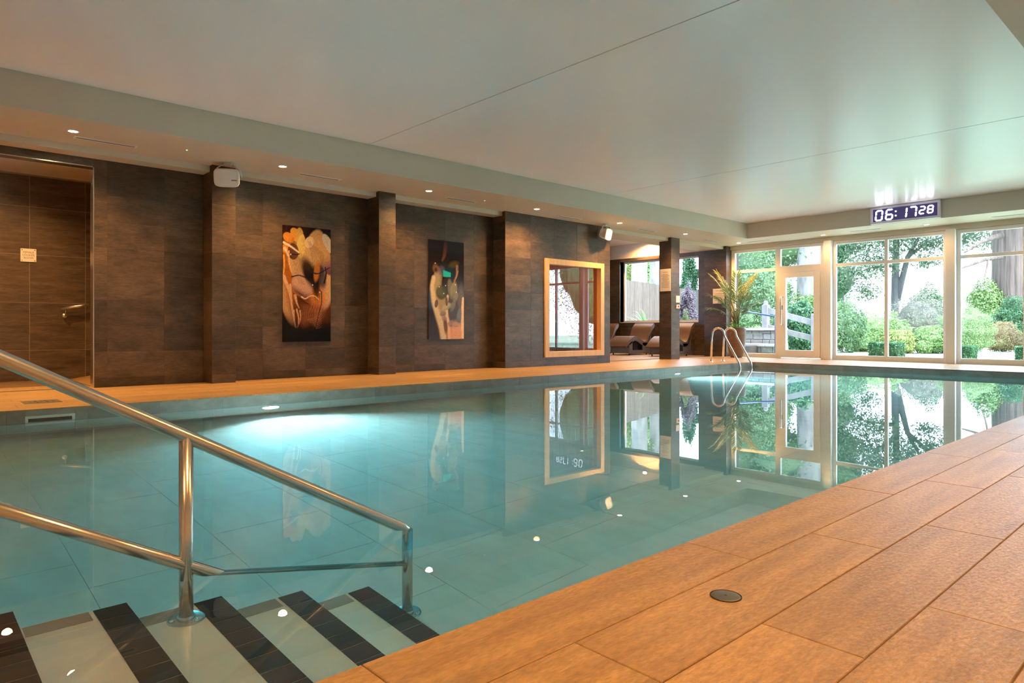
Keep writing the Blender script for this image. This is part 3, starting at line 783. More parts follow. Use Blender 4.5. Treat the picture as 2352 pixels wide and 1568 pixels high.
    for pts, w in (([(.02, .56), (.14, .42), (.20, .26), (.25, .12)], .035), ([(.15, .49), (.17, .40), (.19, .34)], .022), ([(.25, .40), (.28, .34), (.33, .29)], .026), ([(.22, .27), (.23, .20), (.27, .12)], .016), ([(.28, .28), (.32, .20), (.30, .12)], .016), ([(.35, .27), (.36, .21), (.33, .15)], .013)):
        c = over(c, lin((222, 176, 128)), stroke(U, V, pts, w, .004))
    c = over(c, lin((238, 206, 170)), stroke(U, V, [(.38, .39), (.46, .375), (.56, .40), (.66, .40), (.74, .37)], .013, .006))
    for k in range(7):
        c = over(c, lin((190, 130, 86)), .7 * stroke(U, V, [(.50 + .03 * k, .19 - .012 * k), (.66 + .015 * k, .21 - .015 * k), (.80, .27 - .022 * k)], .008, .004))
    for pts, w in (([(.18, .56), (.34, .575), (.52, .545), (.62, .50), (.80, .44)], .013), ([(.14, .755), (.30, .755), (.34, .765)], .013), ([(.55, .62), (.72, .60), (.98, .66)], .016), ([(.80, .44), (.80, .34), (.74, .24), (.66, .10)], .011), ([(.86, .52), (.90, .60), (.88, .66)], .02)):
        c = over(c, lin((40, 34, 58)), stroke(U, V, pts, w, w * .5))
    c = over(c, lin((14, 9, 10)), smooth(.20, .06, V + wob) * smooth(.25, .5, U)); c = over(c, lin((20, 11, 10)), smooth(.30, .16, V + .3 * U))
    for (a, b) in ((.61, .497), (.76, .436), (.16, .752)):
        m, p, q = petal(U, V, a, b, .012, .012, 0, .4); c = over(c, lin((255, 240, 220)), m)
    n = np.sin(U * 31 + 9 * np.sin(V * 27)) * np.sin(V * 57 + 8 * np.sin(U * 19)); c = c * (.62 + .10 * n[..., None])
    return c
def art2(U, V):
    c = np.ones(U.shape + (3,)) * lin((30, 22, 28))
    c = over(c, lin((58, 48, 62)), smooth(.40, .05, V) * .8 * smooth(.7, .2, U))
    m, p, q = petal(U, V, .72, .30, .36, .62, 0, .6); c = over(c, lin((78, 80, 98)), m * .85)
    c = over(c, lin((110, 70, 54)), .7 * stroke(U, V, [(.47, .97), (.44, .86), (.38, .80)], .05, .02, .8))
    m, p, q = petal(U, V, .05, .40, .09, .20, 0, .6); c = over(c, lin((36, 78, 124)), m * .7)
    m, p, q = petal(U, V, .70, .765, .14, .07, 20, .6); c = over(c, lin((94, 84, 40)), m * .6)
    c = over(c, lin((170, 130, 112)), .6 * stroke(U, V, [(.80, .75), (.79, .66), (.72, .60)], .035, .015, .6))
    m, p, q = petal(U, V, .92, .42, .10, .30, 0, .5); c = over(c, lin((106, 104, 112)), m * .7)
    # tall pale form narrowing to two columns at the foot
    left = .08 + .05 * np.sin((V - .30) * 5.5) + np.clip(.36 - V, 0, 1) * .95
    right = .42 + .10 * smooth(.55, .42, V) + .04 * np.sin(V * 9)
    m = smooth(0, .05, U - left) * smooth(0, .06, right - U) * smooth(.70, .66, V + .04 * np.sin(U * 18))
    c = over(c, lin((150, 138, 112)), m * .95)
    c = over(c, lin((84, 92, 58)), m * smooth(.12, .30, U - left) * smooth(.45, .62, V) * .85)
    c = over(c, lin((196, 180, 152)), .95 * stroke(U, V, [(.14, .62), (.10, .53), (.12, .45), (.16, .36), (.26, .24), (.36, .12), (.42, .0)], .05, .085, .55))
    c = over(c, lin((214, 184, 150)), .9 * stroke(U, V, [(.53, .44), (.50, .34), (.51, .24), (.56, .14), (.58, .0)], .03, .05, .5))
    m, p, q = petal(U, V, .47, .135, .055, .19, 6, .35); c = over(c, lin((96, 62, 50)), m * .9)
    m, p, q = petal(U, V, .80, .06, .24, .26, 0, .4); c = over(c, lin((206, 152, 126)), m * .9)
    c = over(c, lin((232, 200, 164)), .85 * stroke(U, V, [(.98, .42), (.96, .25), (.98, .02)], .035, .05, .5))
    for (a, b, w, h_, an, col) in ((.35, .475, .15, .16, 0, (66, 74, 58)), (.60, .52, .07, .22, 6, (116, 116, 102)), (.70, .50, .10, .20, -10, (134, 134, 120)), (.76, .43, .06, .12, -24, (128, 128, 118)), (.68, .34, .06, .14, -24, (112, 118, 118)), (.50, .33, .14, .07, 30, (160, 158, 136)), (.21, .36, .045, .09, -10, (62, 54, 64)), (.50, .385, .035, .10, 0, (62, 54, 64)), (.40, .26, .09, .05, 10, (116, 112, 132)), (.44, .21, .07, .05, -10, (138, 122, 136)), (.86, .24, .07, .18, -10, (104, 116, 138)), (.62, .16, .09, .07, 30, (136, 118, 134)), (.76, .15, .10, .06, 0, (166, 136, 128))):
        m, p, q = petal(U, V, a, b, w, h_, an, .2); c = over(c, lin(col), m * .85); c = over(c, lin(col) * .45, m * smooth(.1, 1, -q) * .6)
    m, p, q = petal(U, V, .20, .71, .085, .10, 20, .4); c = over(c, lin((112, 84, 58)), m * .9)
    m, p, q = petal(U, V, .20, .70, .04, .045, 0, .4); c = over(c, lin((50, 34, 36)), m * .9)
    m, p, q = petal(U, V, .36, .70, .10, .10, -20, .4); c = over(c, lin((84, 82, 112)), m * .7)
    c = over(c, lin((20, 42, 66)), .85 * (smooth(.44, .47, U) * smooth(.74, .71, U) * smooth(.60, .65, V) * smooth(.74, .72, V)))
    c = over(c, lin((190, 128, 96)), .7 * stroke(U, V, [(.83, .70), (.76, .62), (.68, .55)], .013, .008))
    q_ = smooth(.395, .41, U) * smooth(.625, .61, U) * smooth(.632, .638, V) * smooth(.705 - .1 * (U - .4), .698 - .1 * (U - .4), V)
    c = over(c, lin((36, 186, 194)), q_)
    c = over(c, lin((18, 13, 20)), smooth(.80, 1.0, V) * .6)
    n = np.sin(U * 37 + 11 * np.sin(V * 23)) * np.sin(V * 61 + 7 * np.sin(U * 15)); c = c * (1 + .10 * n[..., None])
    for (a, b) in ((.18, .765), (.29, .53), (.47, .545), (.42, .465), (.75, .56), (.78, .483)):
        m, p, q = petal(U, V, a, b, .012, .012, 0, .4); c = over(c, lin((250, 236, 220)), m)
    return c
m, nt, out = new_mat('print')
b = N(nt, 'ShaderNodeBsdfPrincipled'); at_ = N(nt, 'ShaderNodeVertexColor'); at_.layer_name = 'print'
L(nt, at_.outputs[0], b.inputs['Base Color']); b.inputs['Roughness'].default_value = 0.08; b.inputs['Specular IOR Level'].default_value = 0.35
L(nt, b.outputs[0], out.inputs[0])
def picture(yc, zc, w, h, fn, label):
    t = thing('wall_picture', label, 'picture', (XW, yc, zc - h / 2), 0, 'pictures on the tiled wall')
    obj('panel', MB().box(.004, .022, -w / 2, w / 2, 0, h), 'clock_dark', t)
    link('print', paint_mesh('print', w, h, 100, 225, fn), 'print', t, (.0228, 0, h / 2))
picture(4.445, 1.352, 0.742, 1.67, art1, 'tall golden brown abstract picture of petals on the tiled wall')
picture(6.978, 1.368, 0.751, 1.68, art2, 'tall dark abstract picture with pale grey form and turquoise square')

# ================================================================== SIGNS AND SWITCHES
def text_mesh(s, size, align='CENTER'):
    cu = bpy.data.curves.new('txt', 'FONT'); cu.body = s; cu.size = size; cu.align_x = align; cu.align_y = 'CENTER'; cu.extrude = 0.0006; cu.resolution_u = 2; cu.space_line = 1.05
    o = bpy.data.objects.new('txt', cu); COL.objects.link(o)
    bpy.context.view_layer.update()
    me = bpy.data.meshes.new_from_object(o.evaluated_get(bpy.context.evaluated_depsgraph_get()))
    bpy.data.objects.remove(o); bpy.data.curves.remove(cu)
    return me
t = thing('door_sign', 'small square white sign reading FEMALE LOCKER ROOM on brown tile', 'sign', (XB, 1.33, 1.61))
bevel(obj('plate', MB().box(.004, .012, -.088, .088, 0, .178), 'paper', t), .002)
me = text_mesh('FEMALE\nLOCKER\nROOM', .036)
link('lettering', me, 'ink', t, (.0125, 0, .089), (R(90), 0, R(90)))
for a in (-.07, .07):
    for b_ in (.018, .16): obj('screw', MB().lathe([(0, .0), (.007, 0)], 10, smooth=False), 'steel', t, (.0128, a, b_), (0, R(90), 0))
# notice on the column (faces the pool's near end)
def notice(loc, w, h, label, lines, first_bold=True):
    t = thing('notice', label, 'notice', loc)
    bevel(obj('plate', MB().box(-w / 2, w / 2, -.012, -.003, 0, h), 'paper', t), .002)
    for i in range(lines):
        z = h * (.86 - .74 * i / lines); ww = w * (.34 if i == 0 else rnd.uniform(.22, .38))
        if i == 1: continue
        obj('text_line', MB().box(-ww if i else -ww * .7, ww if i else ww * .7, -.0126, -.0119, z - .004, z + .004), 'ink', t)
notice((-9.155, 13.17, 1.575), .295, .515, 'tall cream notice board with text lines on the free-standing column', 13)
notice((-9.21, 15.58, 1.355), .33, .38, 'squarish cream notice on tiled wall behind the potted palm', 7)
p = onx(1556.5, 687, XC)
t = thing('switch_plate', 'white switch plate on the face of the free-standing column', 'switch', (XC, p.y, p.z - .08))
bevel(obj('plate', MB().box(.001, .012, -.075, .075, 0, .16), 'white_plastic', t), .003)
bevel(obj('rocker', MB().box(.012, .017, -.035, .035, .05, .11), 'white_plastic', t), .002)
p = onx(1556, 704, XC)
t = thing('alarm_button', 'small white box with red alarm button below the switch plate', 'alarm button', (XC, p.y, p.z - .045))
bevel(obj('box', MB().box(.001, .03, -.055, .055, 0, .09), 'white_plastic', t), .003)
obj('button', MB().lathe([(0, .012), (.02, .010), (.024, 0)], 16), 'red_plastic', t, (.03, 0, .05), (0, R(90), 0))

# recess handrail
a, b_ = onx(139, 709.5, XB + .08), onx(240, 694, XB + .08)
t = thing('wall_handrail', 'short sloping metal handrail on the locker room recess wall', 'handrail', (XB, a.y, 0))
obj('rail', MB().tube([(.08, 0, a.z), (.08, b_.y - a.y, b_.z)], .021, 14), 'steel', t)
g = MB().tube([(.01, .06, a.z - .09), (.06, .06, a.z - .09), (.078, .06, a.z - .07), (.08, .06, a.z)], .007, 8)
obj('bracket', g, 'steel', t); obj('bracket_rose', MB().lathe([(0, .012), (.03, .010), (.034, 0)], 16), 'steel', t, (.001, .06, a.z - .09), (0, R(90), 0))

# ================================================================== POOL HANDRAIL
XH = -2.30
t = thing('pool_handrail', 'brushed steel double handrail descending the pool steps', 'handrail', (XH, 0.687, 0))
def zt(y): return .621 - .556 * (y - .211)
def zl(y): return .206 - .556 * (y - .211)
Y0 = .687; RT = .0212
def P(y, z): return (0, y - Y0, z)
ye = 1.515
obj('top_rail', MB().tube([P(-.62, zt(-.35)), P(-.42, zt(-.36)), P(-.35, zt(-.345)), P(-.28, zt(-.28)), P(.211, zt(.211)), P(ye - .045, zt(ye - .045)), P(ye - .015, zt(ye) + .008), P(ye + .006, zt(ye) - .008), P(ye + .012, zt(ye) - .035)], RT, 20), 'steel', t)
obj('lower_rail', MB().tube([P(-.35, zl(-.35)), P(ye + .01, zl(ye))], RT * .93, 18), 'steel', t)
tz = [-.437, ZP + .012]
for (y, zb, ztop) in ((.687, tz[0], zt(.687)), (ye + .012, tz[1], zt(ye) - .02), (-.6, 0.0, zt(-.35))):
    obj('post', MB().tube([P(y, zb), P(y, ztop)], RT, 20), 'steel', t)
    fl = obj('flange', MB().lathe([(.0, .008), (.05, .0085), (.056, .006), (.057, 0)], 32), 'steel', t, (0, y - Y0, zb + .001))
    obj('collar', MB().lathe([(RT + .006, .0), (RT + .006, .018), (RT, .021)], 24), 'steel', t, (0, y - Y0, zb + .009))
    for k in range(3):
        an = R(30 + 120 * k)
        obj('bolt', MB().lathe([(.0, .0105), (.005, .010), (.0075, .007), (.0075, 0)], 10), 'chrome', fl, (.042 * math.cos(an), .042 * math.sin(an), .0075))

# ================================================================== POOL LADDER
t = thing('pool_ladder', 'chrome pool ladder with two arched grab rails at the far corner', 'ladder', (-7.75, 13.04, 0))
for dy in (-.24, .24):
    pts = [(0, dy, 0), (.02, dy, .52), (.035, dy, .60)]
    for k in range(1, 9):
        a = math.pi - R(160) * k / 9 - R(10)
        pts.append((.17 + .14 * math.cos(a), dy, .58 + .14 * math.sin(a)))
    pts += [(.315, dy, .555), (.645, dy, .0), (.665, dy, -.06), (.668, dy, -.12), (.668, dy, -.90)]
    obj('grab_rail', MB().tube(pts, .021, 14), 'chrome', t)
    obj('foot_rose', MB().lathe([(.021, .022), (.03, .018), (.045, .004), (.045, 0)], 20), 'chrome', t, (0, dy, 0.001))
for z in (-.36, -.62, -.86):
    obj('rung', MB().box(.63, .71, -.235, .235, z - .012, z + .012), 'chrome', t)

# ================================================================== DRAINS, SKIMMER, POOL LAMPS
p = onz(1667, 1369, 0)
t = thing('drain_cover', 'round grey metal cover set in the right-hand deck', 'drain cover', (p.x, p.y, 0))
obj('disc', MB().lathe([(.0, .003), (.034, .003), (.037, .002), (.0385, 0)], 36), 'brushed_plate', t)
obj('rim', MB().lathe([(.0385, .0), (.0390, .0028), (.0405, .0025), (.041, 0)], 36), 'vent_dark', t)
obj('screw', MB().lathe([(.0, .0036), (.0035, .0034), (.004, .002)], 12), 'black_foot', t)
p = (onz(52.3, 920.8, 0) + onz(128.8, 916, 0) + onz(137, 923, 0) + onz(59, 929.7, 0)) / 4
t = thing('floor_drain', 'square perforated metal drain in left deck by the skimmer', 'drain', (p.x, p.y, 0), R(0))
obj('plate', MB().box(-.15, .15, -.15, .15, .0006, .003), 'brushed_plate', t)
for k in range(16):
    a = 2 * math.pi * k / 16; r_ = .10 if k % 2 else .055
    obj('hole', MB().lathe([(0, .0), (.011, 0)], 10, smooth=False), 'chrome', t, (r_ * math.cos(a), r_ * math.sin(a), .0035))
t = thing('skimmer', 'grey framed skimmer opening in the left pool wall at waterline', 'skimmer', (XL, (SK[0] + SK[1]) / 2, SK[2]))
hw, hh = (SK[1] - SK[0]) / 2, SK[3] - SK[2]
g = MB(); f_ = .022
for (a, b, c, d) in ((-hw, hw, hh - f_, hh), (-hw, hw, 0, f_), (-hw, -hw + f_, f_, hh - f_), (hw - f_, hw, f_, hh - f_)): g.box(-.01, .006, a, b, c, d)
obj('frame', g, 'white_plastic', t)
g = MB(); g.box(-.16, -.15, -hw + f_, hw - f_, f_, hh - f_)
obj('throat', g, 'black_foot', t)
obj('weir', MB().box(-.05, -.042, -hw + f_ + .004, hw - f_ - .004, f_, hh * .45), 'vent_dark', t)
def pool_lamp(y, z, label, e, x=XL, rz=0):
    t = thing('pool_lamp', label, 'pool light', (x, y, z), rz, 'underwater pool lamps')
    obj('bezel', MB().lathe([(.085, .0), (.085, .012), (.105, .010), (.115, 0)], 32), 'steel', t, (.001, 0, 0), (0, R(90), 0))
    obj('lens', MB().lathe([(.0, .010), (.06, .008), (.085, .003)], 28), 'pool_lamp_emit', t, (.001, 0, 0), (0, R(90), 0))
    ld = bpy.data.lights.new('lamp', 'AREA'); ld.shape = 'DISK'; ld.size = .17; ld.energy = e; ld.color = (.92, .94, 1.0); ld.spread = R(115)
    lo = bpy.data.objects.new('lamp', ld); COL.objects.link(lo); lo.parent = t; lo.location = (.03, 0, 0); lo.rotation_euler = (0, R(-90), 0)
pool_lamp(3.0, -.50, 'lit underwater lamp in left pool wall nearest the steps', 74)
pool_lamp(10.7, -.50, 'lit underwater lamp in left pool wall near the ladder', 70)

# ================================================================== LOUNGERS
def catmull(P, m=8):
    P = [Vector((a, b, 0)) for a, b in P]; P = [2 * P[0] - P[1]] + P + [2 * P[-1] - P[-2]]; out = []
    for i in range(1, len(P) - 2):
        for k in range(m):
            t = k / m
            out.append(.5 * (2 * P[i] + (P[i + 1] - P[i - 1]) * t + (2 * P[i - 1] - 5 * P[i] + 4 * P[i + 1] - P[i + 2]) * t * t + (3 * P[i] - P[i - 1] - 3 * P[i + 1] + P[i + 2]) * t ** 3))
    out.append(P[-2]); return [(p.x, p.y) for p in out]
def lounger(x1, label):
    w = .64
    t = thing('wave_lounger', label, 'lounger', (x1 - w / 2, 14.3, 0), 0, 'wave loungers by the garden window')
    top = catmull([(0.02, .25), (.14, .37), (.36, .50), (.50, .495), (.66, .42), (.82, .365), (.93, .40), (1.03, .55), (1.13, .75), (1.26, .865)])
    n = len(top)
    th = .035
    # top surface slab
    lowr = []
    for i, (y, z) in enumerate(top):
        a = top[max(i - 1, 0)]; b = top[min(i + 1, n - 1)]; d = Vector((b[0] - a[0], b[1] - a[1])).normalized()
        lowr.append((y + d.y * th, z - d.x * th))
    g = MB(); hw = w / 2
    for side in (0,):
        vs = [(-hw, y, z) for y, z in top] + [(hw, y, z) for y, z in top] + [(-hw, y, z) for y, z in lowr] + [(hw, y, z) for y, z in lowr]
        fs = []
        for i in range(n - 1):
            fs += [(i, i + 1, n + i + 1, n + i), (2 * n + i, 3 * n + i, 3 * n + i + 1, 2 * n + i + 1), (i, 2 * n + i, 2 * n + i + 1, i + 1), (n + i, n + i + 1, 3 * n + i + 1, 3 * n + i)]
        fs += [(0, n, 3 * n, 2 * n), (n - 1, 3 * n - 1, 4 * n - 1, 2 * n - 1)]
        g.add(vs, fs, True)
    o = obj('seat_shell', g, 'rattan', t)
    o.modifiers.new('edge', 'EDGE_SPLIT').split_angle = R(50)
    # side panels with an opening under the knee
    for s in (-1, 1):
        g = MB(); x0, x1_ = (hw - .03, hw + .004) if s > 0 else (-hw - .004, -hw + .03)
        lo = [p for p in lowr if p[0] <= 1.02]
        outer = [(.10, .05)] + [(max(y, .05), z) for y, z in lowr if .1 < y < 1.3][:]
        bot = []
        for (y, z) in lowr:
            if y < .14: zb = z - .02
            elif y < .93: zb = .05
            else: zb = max(.05, min(z - .05, .05 + (y - .93) * 2.1))
            bot.append((y, min(zb, z - .01)))
        # upper band follows the wave, posts and floor rail close the opening
        band = [(y, max(b_[1], z - .085)) for (y, z), b_ in zip(lowr, bot)]
        vs = [(x0, y, z) for y, z in lowr] + [(x1_, y, z) for y, z in lowr] + [(x0, y, z) for y, z in band] + [(x1_, y, z) for y, z in band]
        fs = []
        for i in range(n - 1):
            fs += [(i, i + 1, n + i + 1, n + i), (2 * n + i, 3 * n + i, 3 * n + i + 1, 2 * n + i + 1), (i, 2 * n + i, 2 * n + i + 1, i + 1), (n + i, n + i + 1, 3 * n + i + 1, 3 * n + i)]
        g.add(vs, fs)
        for (ya, yb, za, zb) in ((.16, .30, .04, .40), (.74, .98, .04, .33), (.30, .74, .04, .13)):
            g.prism([(ya, za), (yb, za), (yb, zb if ya < .9 else zb), (ya, zb if ya > .2 else .30)], 0, x0, x1_)
        g.prism([(.98, .04), (1.06, .04), (1.13, .62), (1.04, .48), (.98, .36)], 0, x0, x1_)
        obj('side_panel', g, 'rattan_side', t)
    obj('front_panel', MB().box(-hw + .03, hw - .03, .17, .20, .05, .34), 'rattan', t)
    obj('rear_panel', MB().box(-hw + .03, hw - .03, 1.02, 1.05, .05, .42), 'rattan', t)
    for x in (-hw + .05, hw - .05):
        for y in (.22, .98): obj('foot', MB().lathe([(0, 0), (.018, 0), (.016, .045)], 10), 'black_foot', t, (x, y, 0))
lounger(-12.46, 'brown woven wave lounger mostly hidden behind the sauna block')
lounger(-11.20, 'brown woven wave lounger in full view under the garden window')
lounger(-9.92, 'brown woven wave lounger behind the free-standing column')

# ================================================================== POTTED PALM
pp = Vector((-8.58, 15.33, 0))
t = thing('potted_palm', 'tall potted palm with green fronds, upper ones tinted lamplit yellow, by the window corner', 'plant', pp)
prof = [(0, 0), (.125, 0), (.145, .02)]
for k in range(27):
    z = .03 + k * .025; r_ = .15 + .075 * math.sin(min(z / .75, 1) * math.pi * .62)
    prof += [(r_, z), (r_ + .007, z + .0125)]
prof += [(.205, .72), (.215, .735), (.20, .74), (.185, .72), (.18, .66), (0, .66)]
obj('pot', MB().lathe(prof, 36), 'pot', t)
obj('soil', MB().lathe([(0, .672), (.178, .668)], 24), 'soil', t)
def frond(az, lean, ln, base, mname, nl=15, lw=.028, ll=.34, droop=.5):
    d = Vector((math.cos(az), math.sin(az), 0)); pts = []
    for k in range(9):
        s = k / 8; ang = lean + droop * s * s
        if k == 0: p_ = Vector(base)
        else: p_ = pts[-1] + (d * math.sin(ang) + Vector((0, 0, math.cos(ang)))) * ln / 8
        pts.append(p_)
    g = MB(); g.tube(pts, [.011 - .009 * k / 8 for k in range(9)], 6)
    side = d.cross(Vector((0, 0, 1))).normalized()
    for i in range(nl):
        s = .42 + .58 * i / (nl - 1); q = s * 8; k = min(int(q), 7); p_ = pts[k].lerp(pts[k + 1], q - k); tan = (pts[k + 1] - pts[k]).normalized()
        for sg in (-1, 1):
            spread = .95 - .55 * (i / nl)
            dr = (tan * (1.05 - spread * .4) + side * sg * spread + Vector((0, 0, rnd.uniform(-.05, .2)))).normalized()
            l_ = ll * (1 - .45 * abs(i / nl - .35)) * rnd.uniform(.85, 1.1); nrm = dr.cross(side * sg + tan * .3).normalized(); wv = dr.cross(nrm).normalized()
            a = p_; m1 = p_ + dr * l_ * .4; m2 = p_ + dr * l_ * .75 + Vector((0, 0, -.02)); e = p_ + dr * l_ + Vector((0, 0, -.06 - .05 * rnd.random()))
            vs = [a, m1 + wv * lw * .5, m1 - wv * lw * .5, m2 + wv * lw * .38, m2 - wv * lw * .38, e, m1 + nrm * .004, m2 + nrm * .004]
            g.add(vs, [(0, 1, 6), (0, 6, 2), (1, 3, 7, 6), (6, 7, 4, 2), (3, 5, 7), (7, 5, 4)])
    obj('frond', g, mname, t)
for k in range(5):
    a = 2 * math.pi * k / 5
    obj('stem', MB().tube([(.05 * math.cos(a), .05 * math.sin(a), .66), (.06 * math.cos(a), .06 * math.sin(a), .95), (.07 * math.cos(a + .3), .07 * math.sin(a + .3), 1.15 + .05 * k)], [.016, .013, .010], 8), 'palm_stem', t)
fr = [(R(205), .42, 1.30, .95, 'palm', .45), (R(180), .30, 1.35, .95, 'palm', .45), (R(20), .22, 1.25, .95, 'palm', .5), (R(-20), .36, 1.15, .95, 'palm', .55), (R(300), .12, 1.2, .9, 'palm_dark', .4),
      (R(195), .62, .95, .85, 'palm_dark', .6), (R(10), .70, .80, .85, 'palm_dark', .7), (R(240), .55, .85, .85, 'palm_dark', .7), (R(330), .55, .9, .85, 'palm_dark', .6), (R(250), .25, 1.0, .9, 'palm_dark', .5), (R(100), .3, 1.0, .9, 'palm_dark', .5), (R(215), .85, .75, .8, 'palm_dark', .8), (R(-45), .85, .7, .8, 'palm_dark', .8)]
for az, le, ln, zb, mn, dr in fr: frond(az, le * .72, ln * .93, (.03 * math.cos(az), .03 * math.sin(az), zb), mn, droop=dr)
for k in range(16):      # low round leaves at the rim
    a = rnd.uniform(0, 6.28); r_ = rnd.uniform(.14, .28); z = rnd.uniform(.72, .86)
    c = Vector((r_ * math.cos(a), r_ * math.sin(a), z)); u = Vector((math.cos(a), math.sin(a), .3)).normalized(); v = u.cross(Vector((0, 0, 1))).normalized(); n_ = u.cross(v)
    s = .055
    ring_ = [c + (u * math.cos(q * .785) + v * math.sin(q * .785)) * s for q in range(8)]
    g = MB(); g.add([c + n_ * .01] + ring_, [(0, 1 + q, 1 + (q + 1) % 8) for q in range(8)], True); g.tube([(0, 0, .66), tuple(c)], .003, 5)
    obj('leaf', g, 'leaf_lime', t)

# ================================================================== GARDEN
ZG = -0.12
g = MB(); g.box(-60, 40, 16.1, 90, ZG - .3, ZG)
struct('lawn', g, 'lawn')
obj('patio', MB().box(-9.2, -6.2, 16.1, 17.2, ZG, -.03), 'paving')['kind'] = 'structure'
def cloud(blobs, n, size, seed, aspect=2.0, shell=.72, core=True, up=.35):
    """leaf quads scattered in the outer shell of a set of ellipsoids"""
    r = np.random.RandomState(seed); vol = np.array([b[3] * b[4] + b[4] * b[5] + b[3] * b[5] for b in blobs]); cnt = np.maximum((vol / vol.sum() * n).astype(int), 8)
    P = []; D = []
    for b, k in zip(blobs, cnt):
        d = r.normal(size=(k, 3)); d /= np.linalg.norm(d, axis=1)[:, None]
        rad = shell + (1.04 - shell) * r.rand(k, 1) ** .6
        lump = 1 + .10 * np.sin(d[:, :1] * 7 + seed) * np.cos(d[:, 1:2] * 6) + .07 * np.sin(d[:, 2:3] * 13 + seed)
        P.append(np.array(b[:3]) + d * rad * lump * np.array(b[3:6])); D.append(d)
    P = np.concatenate(P); D = np.concatenate(D)
    ok = P[:, 2] > ZG + .01; P = P[ok]; D = D[ok]; k = len(P)
    nrm = D + r.normal(size=(k, 3)) * .7 + np.array([0, 0, up]); nrm /= np.linalg.norm(nrm, axis=1)[:, None]
    u = np.cross(nrm, r.normal(size=(k, 3))); u /= np.linalg.norm(u, axis=1)[:, None]; v = np.cross(nrm, u)
    s = size * (.65 + .7 * r.rand(k, 1)); h = s / aspect
    V = np.stack([P - u * s * .5, P - v * h * .5 + nrm * s * .06, P + u * s * .5, P + v * h * .5 + nrm * s * .06], 1).reshape(-1, 3)
    F = np.arange(4 * k).reshape(k, 4)
    verts = V.tolist(); faces = F.tolist()
    if core:
        for b in blobs:
            o = len(verts); nu, nv = 12, 7
            for i in range(nv + 1):
                ph = math.pi * i / nv
                for j in range(nu):
                    a = 2 * math.pi * j / nu
                    verts.append((b[0] + .74 * b[3] * math.sin(ph) * math.cos(a), b[1] + .74 * b[4] * math.sin(ph) * math.sin(a), max(b[2] + .74 * b[5] * math.cos(ph), ZG)))
            for i in range(nv):
                for j in range(nu): faces.append((o + i * nu + j, o + i * nu + (j + 1) % nu, o + (i + 1) * nu + (j + 1) % nu, o + (i + 1) * nu + j))
    return verts, faces
seedc = [10]
def foliage(t, blobs, n, size, mname, aspect=2.0, shell=.72, core=True, nm='foliage'):
    seedc[0] += 1; loc = t.location; n = int(n * 2.2); size = size * .62
    v, f = cloud(blobs, n, size, seedc[0], aspect, shell, core)
    v = (np.array(v) - np.array(loc)).tolist()
    me = bpy.data.meshes.new(nm); me.from_pydata(v, [], f); o = link(nm, me, mname, t); o['kind'] = 'stuff'
    return o
def bush(px0, px1, py0, py1, d, label, mname, n=3500, size=.09, name='shrub', blobs=None, cat='shrub', lumps=5, depth=1.0, grp=None):
    """a shrub that stands on the ground; width and height from its picture extent at distance d"""
    a, b = at(px0, HOR, d), at(px1, HOR, d); c = (a + b) / 2; w = (b - a).length
    ztop = at((px0 + px1) / 2, py0, d).z; zbot = max(at((px0 + px1) / 2, py1, d).z, ZG)
    t = thing(name, label, cat, (c.x, c.y, ZG), 0, grp)
    u = (b - a).normalized(); vdir = Vector((-u.y, u.x, 0)); r = random.Random(seedc[0] * 3 + 1)
    h = ztop - ZG; bl = [(c.x, c.y, ZG + h * .48, w * .40, w * .40 * depth, h * .50)]
    for k in range(lumps):
        s = r.uniform(-.34, .34) * w; q = r.uniform(-.25, .25) * w * depth; p_ = c + u * s + vdir * q; hh = h * r.uniform(.45, .92) * (1 - .5 * abs(s) / w)
        rr = w * r.uniform(.16, .26); bl.append((p_.x, p_.y, ZG + hh - min(rr, hh * .5), rr, rr, min(rr, hh * .5)))
    foliage(t, bl, n, size, mname)
    for k in range(3):
        an = 2.1 * k; obj('stem', MB().tube([(0, 0, 0), (w * .05 * math.cos(an), w * .05 * math.sin(an), h * .3), (w * .14 * math.cos(an), w * .14 * math.sin(an), h * .7)], [.03, .02, .01], 6), 'bark_grey', t)
    return t
def clipped_box(px0, px1, py0, py1, label):
    c = onz((px0 + px1) / 2, py1, ZG); d = ray((px0 + px1) / 2, py1).y and (c - Vector((0, 0, ZG))).length
    k = (CAM_H - ZG) * F_PX / (py1 - HOR); w = (px1 - px0) / F_PX * k; h = (py1 - py0) / F_PX * k
    t = thing('box_hedge', label, 'hedge', (c.x, c.y + w * .3, ZG), 0, 'low clipped hedge blocks on the lawn')
    r = np.random.RandomState(seedc[0]); seedc[0] += 1; n = 2600
    P = r.uniform(-1, 1, (n, 3)); ax = r.randint(0, 3, n); sg = np.where(r.rand(n) > .5, 1, -1); P[np.arange(n), ax] = sg * r.uniform(.9, 1.04, n)
    P = np.abs(P) ** .96 * np.sign(P); P = P * np.array([w / 2.25, w / 2.25, h / 2]) + np.array([0, 0, h / 2])
    nr = r.normal(size=(n, 3)); u = np.cross(nr, r.normal(size=(n, 3))); u /= np.linalg.norm(u, axis=1)[:, None]; v = np.cross(nr, u); v /= np.linalg.norm(v, axis=1)[:, None]
    s = .035
    V = np.stack([P - u * s, P - v * s * .6, P + u * s, P + v * s * .6], 1).reshape(-1, 3).tolist(); Fc = np.arange(4 * n).reshape(n, 4).tolist()
    o = len(V); q = w / 2.5
    V += [(x, y, z) for x in (-q, q) for y in (-q, q) for z in (0, h * .93)]; Fc += [tuple(o + i for i in f) for f in ((0, 1, 3, 2), (4, 6, 7, 5), (0, 4, 5, 1), (2, 3, 7, 6), (1, 5, 7, 3))]
    me = bpy.data.meshes.new('foliage'); me.from_pydata(V, [], Fc); link('foliage', me, 'leaf_dark', t)['kind'] = 'stuff'
